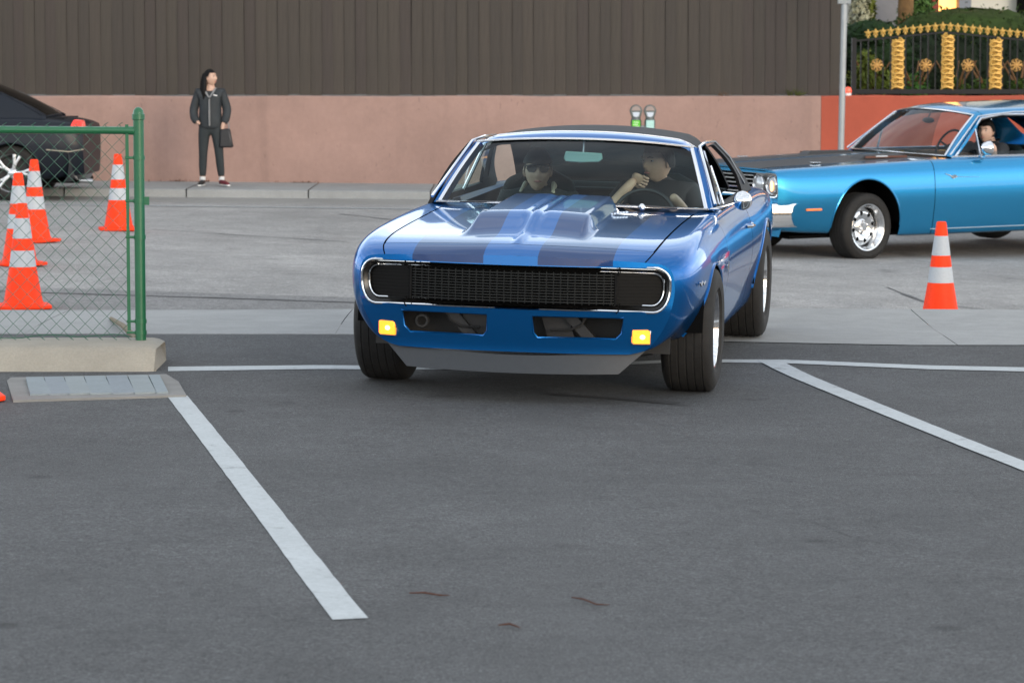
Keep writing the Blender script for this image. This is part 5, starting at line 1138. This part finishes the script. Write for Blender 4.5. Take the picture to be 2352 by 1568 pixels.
for sg in (-1,1):
    flank_piece(bD,'front_fender',0,uF-g,2.04,[AF],pD,D,sg)
    P=[(uF+g,9),(uB-g,9),(uB-g,3.1),(uF+g,3.1)]; plate('door',P if sg>0 else mirror_uv(P),[],.10,.2,bD.S,pD,D)
    flank_piece(bD,'rear_fender',uB+g,bD.nu,2.04,[AR],pD,D,sg,top=[(bD.nu,2.0),(5.0,2.0),(4.6,3.0),(uB+g,3.1)])
    arch_lip(bD,AR,sg,pD,D,.010); wheel_well(0,.32,.38,.5,.86,D,sg); wheel_well(2.72,.32,.385,.5,.87,D,sg)
    # tail lamp: wraps the corner
    if sg>0: b=MB(); b.ext([(3.50,.80),(3.54,.90),(3.58,.955),(3.70,.945),(3.73,.81),(3.66,.79)],lambda y,z,d,sg=sg:(sg*(.62+.225*d-.05*max(0,y-3.5)),y,z-(.09 if sg<0 else 0)),1); b.obj('tail_lamp',mat('tail_red',(.55,.01,.01),.2,coat=1,emit=(1,.05,.03),es=.35),D,bev=.012)
    us=[bD.inv(y,z) for y,z in ((3.40,.82),(3.46,.915),(3.64,.905),(3.665,.80),(3.56,.785))]; P=us if sg>0 else mirror_uv(us)
    def off(u,w,sg=sg): q=bD.S(u,w); q[...,0]+=sg*.006; q[...,1]+=.006; q[...,2]+=.003; return q
    if 0: plate('tail_lamp',P,[],.08,.12,off,mat('tail_red',(.55,.01,.01),.2,coat=1,emit=(1,.05,.03),es=.35),D)
    b=MB(); P=[(3.17,.60),(3.5,.575),(3.72,.60)]; b.tube([tuple(off(np.array([bD.inv(y,z)[0]]),np.array([sg*bD.inv(y,z)[1]]))[0]) for y,z in P],.006,5); b.obj('bumper_seam',mat('seam_cream',(.35,.32,.25),.5),D)
plate('hood',[(0,-2.0),(0,2.0),(3.0,2.0),(3.0,-2.0)],[],.15,.15,bD.S,pD,D)
plate('trunk_lid',[(5.0,-1.98),(5.0,1.98),(bD.nu,1.98),(bD.nu,-1.98)],[],.1,.12,bD.S,pD,D)
b=MB(); V=[]
for i in range(21):
    s_=-1+2*i/20; x=.86*s_; y=3.68-.20*abs(s_)**3.0
    for dy,z in ((-.30,.60),(-.02,.59),(.015,.54),(.02,.42),(.0,.30),(-.06,.22),(-.3,.20)): V.append((x,y+dy,z))
b.add(V,[(7*i+k,7*i+7+k,7*i+8+k,7*i+1+k) for i in range(20) for k in range(6)]); b.obj('rear_bumper',mat('bumper_black',(.012,.014,.017),.3,coat=.6),D)
E1=bD.S(np.full(61,bD.nu),np.linspace(9,-9,61)); b=MB(); b.add([tuple(p) for p in E1],[tuple(range(61))]); b.obj('tail_panel',pD,D,smooth=False)
b=MB(); b.box((0,1.4,.22),(1.3,4.4,.04)); b.obj('underbody',void,D,smooth=False)
b=MB(); b.tube([(.55,3.4,.24),(.55,3.80,.22)],.03,10); b.obj('exhaust',satin,D)
def wd(o):
    tyre(.325,.225,.22,o,rubber,4); m=mat('silver_alloy',(.62,.63,.64),.28,.9); b=MB(); b.lathe([(.19,-.06),(.215,.04),(.222,.085),(.230,.090),(.232,.082)],n=48); b.obj('rim',m,o)
    b=MB()
    for k in range(5):
        a=2*math.pi*k/5+.35
        for q in (-.13,.13):
            b.tube([(.045*math.cos(a),.045*math.sin(a),.075),(.13*math.cos(a+q*.6),.13*math.sin(a+q*.6),.085),(.222*math.cos(a+q*1.25),.222*math.sin(a+q*1.25),.080)],[.020,.015,.020],6,sq=(1,.6))
    b.lathe([(0,.09),(.04,.088),(.06,.07),(.06,.03)],n=20); b.obj('spokes',m,o); b=MB(); b.lathe([(0,0),(.19,0)],n=30); b.obj('brake_disc',mat('brake_dark',(.02,.02,.02),.6,.3),o)
for sg in (-1,1): place_wheel(D,(sg*.76,0,.325),sg,0,wd); place_wheel(D,(sg*.76,2.72,.325),sg,0,wd)
cD=dict(ws_corner=(.72,.75,.96),ws_mid=(.45,.98),hd_corner=(.56,1.35,1.36),hd_mid=(1.25,1.41),rr_corner=(.55,2.2,1.375),rr_mid=(2.30,1.42),bl_corner=(.62,3.15,.985),bl_mid=(3.22,1.0),crown=1.44,belt=.95,xbelt=.80,tw=.008,dripchrome=0,
  cpost=[(2.55,1.27),(2.9,1.10),(3.16,.99)],swin=[(.95,.965),(1.38,1.33),(1.8,1.36),(2.2,1.33),(2.50,1.17),(2.56,.965)],drip=[(.75,.97),(1.33,1.37),(1.8,1.41),(2.2,1.385),(2.6,1.26),(3.1,1.01)],
  side_glass=[[[(.95,.965),(1.38,1.33),(1.8,1.36),(2.2,1.33),(2.50,1.17),(2.56,.965)]]]*2)
cabin(D,cD,pD,pD,glass('sedan_glass',(.10,.12,.14),ior=1.35),blackp,dark,header_w=.08)
interior(D,cD,dark,dark,y0=.7,y1=3.1,belt=.93,bucket_y=1.3)
for o in [x for x in bpy.data.objects if x.parent==D and x.type=='MESH']:
    for v_ in o.data.vertices: v_.co.y-=.20*max(0,v_.co.y-2.95)
# ------------------------------------------------------------------ people
def skin_mesh(chains,sub=2):
    """chains: list of [(x,y,z,r),...]; points within 1e-4 share a vertex; first point of the first chain is the root"""
    V=[];R=[];E=[]
    def vid(p):
        for i,q in enumerate(V):
            if (Vector(q)-Vector(p[:3])).length<1e-4: return i
        V.append(tuple(p[:3])); R.append(p[3]); return len(V)-1
    for c in chains:
        ids=[vid(p) for p in c]; E+=list(zip(ids[:-1],ids[1:]))
    me=bpy.data.meshes.new('t'); me.from_pydata(V,E,[]); o=bpy.data.objects.new('t',me); C.objects.link(o)
    m=o.modifiers.new('s','SKIN'); sv=me.skin_vertices[0].data
    for i,r in enumerate(R):
        rr=r if hasattr(r,'__len__') else (r,r); sv[i].radius=rr; sv[i].use_root=(i==0)
    m.use_smooth_shade=True; m2=o.modifiers.new('d','SUBSURF'); m2.levels=sub; m2.render_levels=sub
    dg=bpy.context.evaluated_depsgraph_get(); ev=o.evaluated_get(dg); r=ev.to_mesh(); v=[tuple(q.co) for q in r.vertices]; f=[tuple(q.vertices) for q in r.polygons]; ev.to_mesh_clear()
    bpy.data.objects.remove(o); return v,f
def head_mesh(sc=1.0):
    """face toward -Y, chin at z about -.11, crown +.12 (metres)"""
    V=[];nu,nv=36,28
    gs=lambda x,c,s: math.exp(-((x-c)/s)**2)
    for j in range(nv+1):
        a=math.pi*j/nv
        for i in range(nu):
            b=2*math.pi*i/nu; x=math.sin(a)*math.sin(b); y=-math.sin(a)*math.cos(b); z=math.cos(a)
            X=x*.074; Y=y*.094; Z=z*.118
            jaw=max(0,-z); X*=1-.28*jaw**1.5; Y*=1-.20*jaw if y>0 else 1-.06*jaw
            if y<0:
                fr=(-y)**1.5
                Y-=.022*gs(X,0,.013)*gs(Z,-.020,.020)*fr+.010*gs(X,0,.010)*gs(Z,.008,.02)*fr        # nose
                Y+=.010*(gs(X,.031,.015)+gs(X,-.031,.015))*gs(Z,.012,.012)*fr                      # eye sockets
                Y-=.005*gs(Z,.034,.010)*gs(X,0,.05)*fr                                             # brow
                Y-=.007*gs(X,0,.022)*gs(Z,-.095,.020)+.004*gs(X,0,.022)*gs(Z,-.058,.010)*fr         # chin, lips
                Y+=.003*gs(X,0,.03)*gs(Z,-.058,.0025)*fr
                Y-=.004*(gs(X,.045,.018)+gs(X,-.045,.018))*gs(Z,-.02,.022)*fr
            V.append((X*sc,Y*sc,Z*sc))
    F_=[]
    for j in range(nv):
        for i in range(nu): F_.append((j*nu+i,j*nu+(i+1)%nu,(j+1)*nu+(i+1)%nu,(j+1)*nu+i))
    return V,F_
def person(name_label,pos,rz,sc,body_ch,cloth,head_at,head_rot,hair,group=None,skin_=skinm,extra=None,parent_M=None):
    t=thing('person',name_label,'person',group=group)
    t.matrix_world=(parent_M if parent_M else Matrix.Identity(4))@Matrix.Translation(pos)@Matrix.Rotation(rz,4,'Z')@Matrix.Scale(sc,4)
    v,f=skin_mesh(body_ch); b=MB(); b.add(v,f); MH=Matrix.Translation(head_at)@head_rot.to_4x4(); hv,hf=head_mesh(); b.add([MH@Vector(p) for p in hv],hf)
    for sx in (-1,1): b.ell(MH@Vector((sx*.073,.008,-.005)),(.012,.020,.032),10,8,R=head_rot@Matrix.Rotation(sx*.35,3,'Z'))
    b.obj('body',skin_,t,angle=180)
    for n,m,ch in cloth:
        v,f=skin_mesh(ch); b=MB(); b.add(v,f); b.obj(n,m,t,angle=180)
    eye=mat('eye_dark',(.02,.012,.01),.15); wh_=mat('eye_white',(.38,.34,.30),.4)
    for sx in (-1,1):
        b=MB(); b.ell(MH@Vector((sx*.031,-.071,.012)),(.013,.009,.008),12,8,R=head_rot); b.obj('eye',wh_,t); b=MB(); b.ell(MH@Vector((sx*.031,-.0792,.012)),(.0055,.003,.005),8,6,R=head_rot); b.obj('iris',eye,t)
        b=MB(); b.tube([MH@Vector((sx*.014,-.094,.030)),MH@Vector((sx*.032,-.093,.036)),MH@Vector((sx*.050,-.083,.030))],[.0025,.004,.002],5); b.obj('eyebrow',hairm,t)
    b=MB(); b.tube([MH@Vector((-.022,-.086,-.058)),MH@Vector((-.008,-.095,-.056)),MH@Vector((.008,-.095,-.056)),MH@Vector((.022,-.086,-.058))],[.002,.0055,.0055,.002],6); b.obj('lips',mat('lips',(.36,.13,.11),.5),t)
    if hair:
        b=MB(); hair(b,MH,head_rot); b.obj('hair',hairm,t,angle=180)
    if extra: extra(t,MH,head_rot)
    return t
def haircap(b,MH,R_,front=.045,back=-.06,th=.014):
    V=[];nu,nv=30,16; 
    for j in range(nv+1):
        for i in range(nu):
            q=2*math.pi*i/nu; lim=front if math.cos(q)>.5 else (back if math.cos(q)<-.1 else front+(back-front)*(.5-math.cos(q))/.6)
            zmin=lim/.13; a=math.acos(max(-1,min(1,zmin)))*j/nv; s=1+.03*math.sin(7*q+3*a)
            V.append(MH@Vector(((.074+th)*s*math.sin(a)*math.sin(q),-(.094+th)*s*math.sin(a)*math.cos(q)+.006,(.118+th)*s*math.cos(a)-.004)))
    b.add(V,[(j*nu+i,j*nu+(i+1)%nu,(j+1)*nu+(i+1)%nu,(j+1)*nu+i) for j in range(nv) for i in range(nu)])
# ---- woman standing by the pink wall (unit scale 1.65 m)
jack=mat('charcoal_jacket',(.021,.026,.030),.75,noise=[(12,.15,3)]); legg=mat('charcoal_leggings',(.020,.026,.029),.8,noise=[(12,.12,3)]); gry=mat('grey_knit',(.22,.22,.22),.85,noise=[(90,.2,2)])
spine=[(0,0,.90,(.13,.10)),(0,-.005,1.02,(.115,.09)),(0,0,1.18,(.13,.10)),(0,.01,1.32,(.12,.085)),(0,.01,1.405,(.055,.055)),(0,.0,1.50,(.045,.05))]
legL=[(0,0,.90,(.13,.10)),(-.09,0,.84,.085),(-.105,-.01,.50,.055),(-.115,.01,.28,.052),(-.12,.02,.09,.036),(-.12,.01,.045,.035),(-.135,-.12,.03,.026)]
legR=[(0,0,.90,(.13,.10)),(.09,0,.84,.085),(.12,-.02,.50,.055),(.135,0,.28,.052),(.15,.02,.09,.036),(.15,.01,.045,.035),(.20,-.11,.03,.026)]
armL=[(0,.01,1.32,(.12,.085)),(-.165,.01,1.33,.052),(-.23,.02,1.09,.036),(-.215,-.04,.96,.034),(-.165,-.11,.90,.028),(-.135,-.125,.885,.024)]
armR=[(0,.01,1.32,(.12,.085)),(.165,.01,1.33,.052),(.23,.02,1.09,.036),(.215,-.03,.96,.034),(.18,-.07,.86,.030),(.175,-.08,.80,.026)]
fat=lambda ch,k,a=0: [(x,y,z,((r[0]+k,r[1]+k) if hasattr(r,'__len__') else r+k)) for x,y,z,r in ch]
cl_=[('jacket',jack,[[(0,0,.79,(.180,.135)),(0,0,.87,(.192,.150)),(0,-.005,1.05,(.170,.140)),(0,0,1.20,(.172,.135)),(0,.01,1.33,(.135,.10)),(0,.01,1.40,(.07,.075))],
       fat([(0,.01,1.33,(.110,.075)),(-.165,.01,1.335,.052),(-.240,.02,1.09,.047),(-.225,-.04,.96,.042),(-.17,-.11,.90,.038)],.022),fat([(0,.01,1.33,(.110,.075)),(.165,.01,1.335,.052),(.240,.02,1.09,.047),(.225,-.03,.96,.042),(.19,-.06,.88,.034)],.022)]),
     ('leggings',legg,[fat([(0,0,1.0,(.125,.10)),(0,0,.90,(.145,.115)),(-.09,0,.80,.092),(-.105,-.01,.50,.060),(-.115,.01,.28,.054),(-.12,.02,.12,.040)],.008),fat([(0,0,.90,(.145,.115)),(.09,0,.80,.092),(.12,-.02,.50,.060),(.135,0,.28,.054),(.15,.02,.12,.040)],.008)])]
def lhair(b,MH,R_):
    haircap(b,MH,R_,.074,-.04,.010)
    for k in range(15):
        a=math.pi*(.56+.84*k/14); x,y=.080*math.sin(a),-.098*math.cos(a); x+=0
        p0=MH@Vector((x*.9,y*.9,.06)); p1=MH@Vector((x*1.22,y*1.16,-.05)); p2=Vector((p1.x*1.12,p1.y*1.1,p1.z-.13)); p3=Vector((p2.x*1.15,p2.y,p2.z-.13-.03*(k%3)))
        b.tube([p0,p1,p2,p3],[.026,.032,.034,.010],7)
def wx(t,MH,R_):
    b=MB(); b.tube([(.0,-.140,.86),(.0,-.150,.98),(.0,-.148,1.10),(.0,-.138,1.24)],[.026,.028,.026,.02],8,sq=(1,.45)); b.obj('shirt_front',gry,t)
    b=MB(); b.tube([(-.085,-.05,1.395),(-.055,-.10,1.34),(-.005,-.138,1.26)],[.014,.018,.010],7,sq=(1,.5)); b.tube([(.085,-.05,1.395),(.055,-.10,1.34),(.005,-.138,1.26)],[.014,.018,.010],7,sq=(1,.5)); b.obj('collar',gry,t)
    b=MB(); b.box((.085,-.134,1.29),(.055,.008,.014),R=Matrix.Rotation(.2,3,'Y')); b.obj('jacket_badge',mat('badge_white',(.7,.7,.7),.6),t)
    for sx,(x,y,dx),m in ((-1,(-.12,.0,-.01),mat('shoe_black',(.012,.012,.013),.5)),(1,(.15,.0,.05),mat('shoe_maroon',(.12,.010,.020),.5))):
        b=MB(); b.tube([(x,.05,.052),(x,0,.060),(x+dx,-.08,.048),(x+dx*2.2,-.17,.036)],[.034,.042,.042,.026],10,sq=(1,.85)); b.obj('shoe',m,t)
        b=MB(); b.tube([(x,.06,.016),(x,0,.016),(x+dx,-.08,.016),(x+dx*2.4,-.185,.016)],[.036,.042,.044,.030],10,sq=(1,.32)); b.obj('shoe_sole',mat('sole_white',(.7,.7,.68),.6),t)
        b=MB(); b.tube([(x,.018,.085),(x,.02,.135)],[.040,.043],10); b.obj('sock',mat('sock_white',(.62,.62,.62),.8),t)
xw=PX(485,38.25); woman=person('woman in charcoal jacket and leggings standing at the pink wall, hands in pockets, looking right',Vector((xw,38.25,zfs(xw)+.005)),.0,.88,[spine,legL,legR,armL,armR],cl_,Vector((.005,-.015,1.535)),Matrix.Rotation(math.radians(62),3,'Z')@Matrix.Rotation(-.05,3,'X'),lhair,extra=wx)
hb=thing('handbag','black handbag hanging from the standing woman\'s right-hand side wrist','handbag',woman.matrix_world@Vector((.225,-.06,.55))); b=MB(); P=[(-.085,0),(-.07,.23),(.05,.24),(.095,.0)]; b.ext(P,lambda p,q,d:(p,-.045+.09*d,q),1); b.obj('bag_body',mat('bag_leather',(.010,.010,.012),.4),hb,bev=.02); b=MB(); b.tube([(-.05,0,.22),(-.045,0,.30),(0,0,.33),(.035,0,.30),(.04,0,.22)],.008,6); b.obj('bag_handle',mat('bag_strap',(.25,.24,.24),.4,.5),hb)
# ---- occupants of the blue coupe (car coordinates)
MK=K.matrix_world.copy(); bpy.context.view_layer.update(); MK=K.matrix_world.copy()
shirt=mat('navy_shirt',(.008,.010,.013),.8); jk2=mat('dark_hoodie',(.014,.018,.02),.85); cream=mat('cream_collar',(.42,.38,.30),.85)
tors=lambda: [(0,0,.0,(.15,.11)),(0,.02,.15,(.14,.10)),(0,.05,.32,(.16,.10)),(0,.06,.44,(.13,.085)),(0,.055,.50,(.055,.055)),(0,.035,.58,(.048,.05))]
legs_=lambda s: [(0,0,.0,(.15,.11)),(s*.09,-.05,.02,.085),(s*.12,-.45,.10,.06),(s*.12,-.62,-.18,.045),(s*.12,-.70,-.20,.035)]
ski2=mat('skin_tan',(.54,.35,.25),.55,noise=[(20,.08,3)])
def arm(s,el,wr,hd): return [(0,.06,.44,(.13,.085)),(s*.18,.06,.43,.055),(*el,.042),(*wr,.030),(*hd,.026)]
def shd(s,el,wr): return [(0,.06,.44,(.16,.115)),(s*.18,.06,.44,.076),(*el,.054),(*wr,.042)]
def capx(t,MH,R_):
    b=MB(); V=[];nu,nv=28,10
    for j in range(nv+1):
        for i in range(nu):
            q=2*math.pi*i/nu; a=math.acos(.30)*j/nv; V.append(MH@Vector((.088*math.sin(a)*math.sin(q)*1.02,-.106*math.sin(a)*math.cos(q)+.004,.130*math.cos(a)+.006)))
    b.add(V,[(j*nu+i,j*nu+(i+1)%nu,(j+1)*nu+(i+1)%nu,(j+1)*nu+i) for j in range(nv) for i in range(nu)]); b.obj('cap',mat('cap_black',(.008,.010,.012),.8),t,angle=180)
    b=MB(); V=[MH@Vector((.068*s_,-.088-.055*(1-s_*s_)*r_,.046-.004*r_-.012*s_*s_)) for r_ in (0,1) for s_ in np.linspace(-1,1,11)]; b.add(V,[(i,i+1,12+i,11+i) for i in range(10)]); o=b.obj('cap_brim',mat('cap_black',(.008,.010,.012),.8),t); m=o.modifiers.new('s','SOLIDIFY'); m.thickness=.004
    b=MB()
    for sx in (-1,1): b.ext([(sx*.008,.024),(sx*.062,.030),(sx*.066,.010),(sx*.052,-.008),(sx*.022,-.010),(sx*.008,.004)],lambda p,q,d:tuple(MH@Vector((p,-.105+.35*abs(p)**1.0*(abs(p)/.07)+.006*d,q+.004))),1)
    b.obj('sunglasses',mat('sunglass_black',(.003,.004,.005),.35,spec=.3),t,smooth=False); 
    b=MB(); b.tube([(-.15,.03,.40),(-.09,.00,.485),(-.085,.08,.52)],[.012,.022,.024],8,sq=(1,.6)); b.tube([(.15,.03,.40),(.09,.00,.485),(.085,.08,.52)],[.012,.024,.026],8,sq=(1,.6)); b.obj('collar',cream,t)
pas=person('passenger in black cap and dark sunglasses with pale collar inside the dark blue coupe',Vector((-.315,1.72,.415)),math.radians(0),1.0,[tors(),legs_(-1),legs_(1),arm(-1,(-.24,-.02,.20),(-.14,-.25,.12),(-.10,-.30,.12)),arm(1,(.24,-.02,.20),(.14,-.25,.12),(.10,-.30,.12))],
  [('jacket',jk2,[[(x,y,z,(r[0]+.03,r[1]+.03)) for x,y,z,r in tors()[:4]]+[(0,.055,.50,(.085,.080)),(0,.05,.53,(.07,.07))],shd(-1,(-.24,-.02,.20),(-.15,-.22,.12)),shd(1,(.24,-.02,.20),(.15,-.22,.12))]),('trousers',shirt,[fat(legs_(-1)[:4],.012),fat(legs_(1)[:4],.012)])],
  Vector((0,-.0,.605)),Matrix.Rotation(math.radians(10),3,'Z'),lambda b,MH,R_:haircap(b,MH,R_,.05,-.05,.006),skin_=ski2,extra=capx,parent_M=MK)
def hand(t,M,m,curl=.9,name='hand'):
    """palm and five separate fingers; fingers along -Y of M, palm normal +Z"""
    b=MB(); v,f=skin_mesh([[(0,.03,0,(.024,.020)),(0,-.01,0,(.036,.016)),(0,-.045,0,(.036,.014))]],2); b.add([M@Vector(p) for p in v],f)
    for i,(x,l) in enumerate(((-.030,.062),(-.010,.074),(.010,.070),(.029,.054))):
        a=curl; p=Vector((x,-.045,0)); ch=[(p.x,p.y+.02,p.z,.0095)]; an=0
        for k,fr in enumerate((.0,.45,.32,.25)):
            p=p+Vector((0,-math.cos(an),-math.sin(an)))*l*fr if k else p; ch.append((p.x,p.y,p.z,.0092-.0009*k)); an+=a*(.5 if k==0 else .7)
        v,f=skin_mesh([ch],1); b.add([M@Vector(q) for q in v],f)
    v,f=skin_mesh([[(-.022,.01,0,.012),(-.045,-.015,-.010,.0115),(-.052,-.045,-.022,.010),(-.045,-.066,-.030,.0085)]],1); b.add([M@Vector(q) for q in v],f)
    return b.obj(name,m,t,angle=180)
def drx(t,MH,R_):
    # hand raised to the chin, knuckles toward the windshield
    M=Matrix.Translation((-.12,-.155,.535))@Matrix.Rotation(math.radians(-60),4,'Z')@Matrix.Rotation(math.radians(90),4,'Y')@Matrix.Rotation(math.radians(180),4,'Y')@Matrix.Rotation(math.radians(-180),4,'X')
    M=Matrix.Translation((-.105,-.13,.525))@Matrix(((.45,-.85,.2),(-.35,-.1,-.93),(.82,.5,-.25))).to_4x4()
    hand(t,M,t.children[0].data.materials[0],1.1)
drv=person('driver of the dark blue coupe, short black hair, hand raised to his chin',Vector((.375,1.75,.478)),math.radians(0),1.0,[tors(),legs_(-1),legs_(1),[(0,.06,.44,(.13,.085)),(-.18,.06,.43,.055),(-.30,-.12,.28,.045),(-.15,-.15,.47,.030),(-.11,-.13,.515,.024)],arm(1,(.25,-.06,.22),(.16,-.30,.40),(.13,-.36,.44))],
  [('shirt',shirt,[[(x,y,z,(r[0]+.03,r[1]+.03)) for x,y,z,r in tors()[:4]]+[(0,.055,.50,(.085,.080)),(0,.05,.53,(.07,.07))],[(0,.06,.44,(.16,.115)),(-.18,.06,.44,.076),(-.25,-.04,.35,.060)],[(0,.06,.44,(.16,.115)),(.18,.06,.44,.076),(.23,-.01,.31,.058)]]),('trousers',jk2,[fat(legs_(-1)[:4],.012),fat(legs_(1)[:4],.012)])],
  Vector((0,-.01,.612)),Matrix.Rotation(math.radians(-38),3,'Z')@Matrix.Rotation(.06,3,'X'),lambda b,MH,R_:haircap(b,MH,R_,.062,-.03,.013),skin_=ski2,extra=drx,parent_M=MK)
# ---- driver of the light blue car
bpy.context.view_layer.update(); MQ=Q.matrix_world.copy()
drq=person('driver with pulled-back dark hair leaning by the open window of the turquoise car',Vector((.45,1.83,.59)),math.radians(0),1.0,[tors(),legs_(-1),legs_(1),arm(-1,(-.25,-.06,.22),(-.14,-.28,.38),(-.10,-.36,.42)),arm(1,(.25,-.10,.30),(.30,-.14,.46),(.28,-.16,.50))],
  [('shirt',shirt,[[(x,y,z,(r[0]+.03,r[1]+.03)) for x,y,z,r in tors()[:4]]+[(0,.055,.50,(.085,.080)),(0,.05,.53,(.07,.07))],shd(-1,(-.24,-.02,.20),(-.15,-.22,.30)),shd(1,(.25,-.10,.30),(.28,-.13,.42))]),('trousers',jk2,[fat(legs_(-1)[:4],.012),fat(legs_(1)[:4],.012)])],
  Vector((0.01,-.01,.605)),Matrix.Rotation(math.radians(28),3,'Z'),lambda b,MH,R_:haircap(b,MH,R_,.06,-.05,.012),parent_M=MQ)
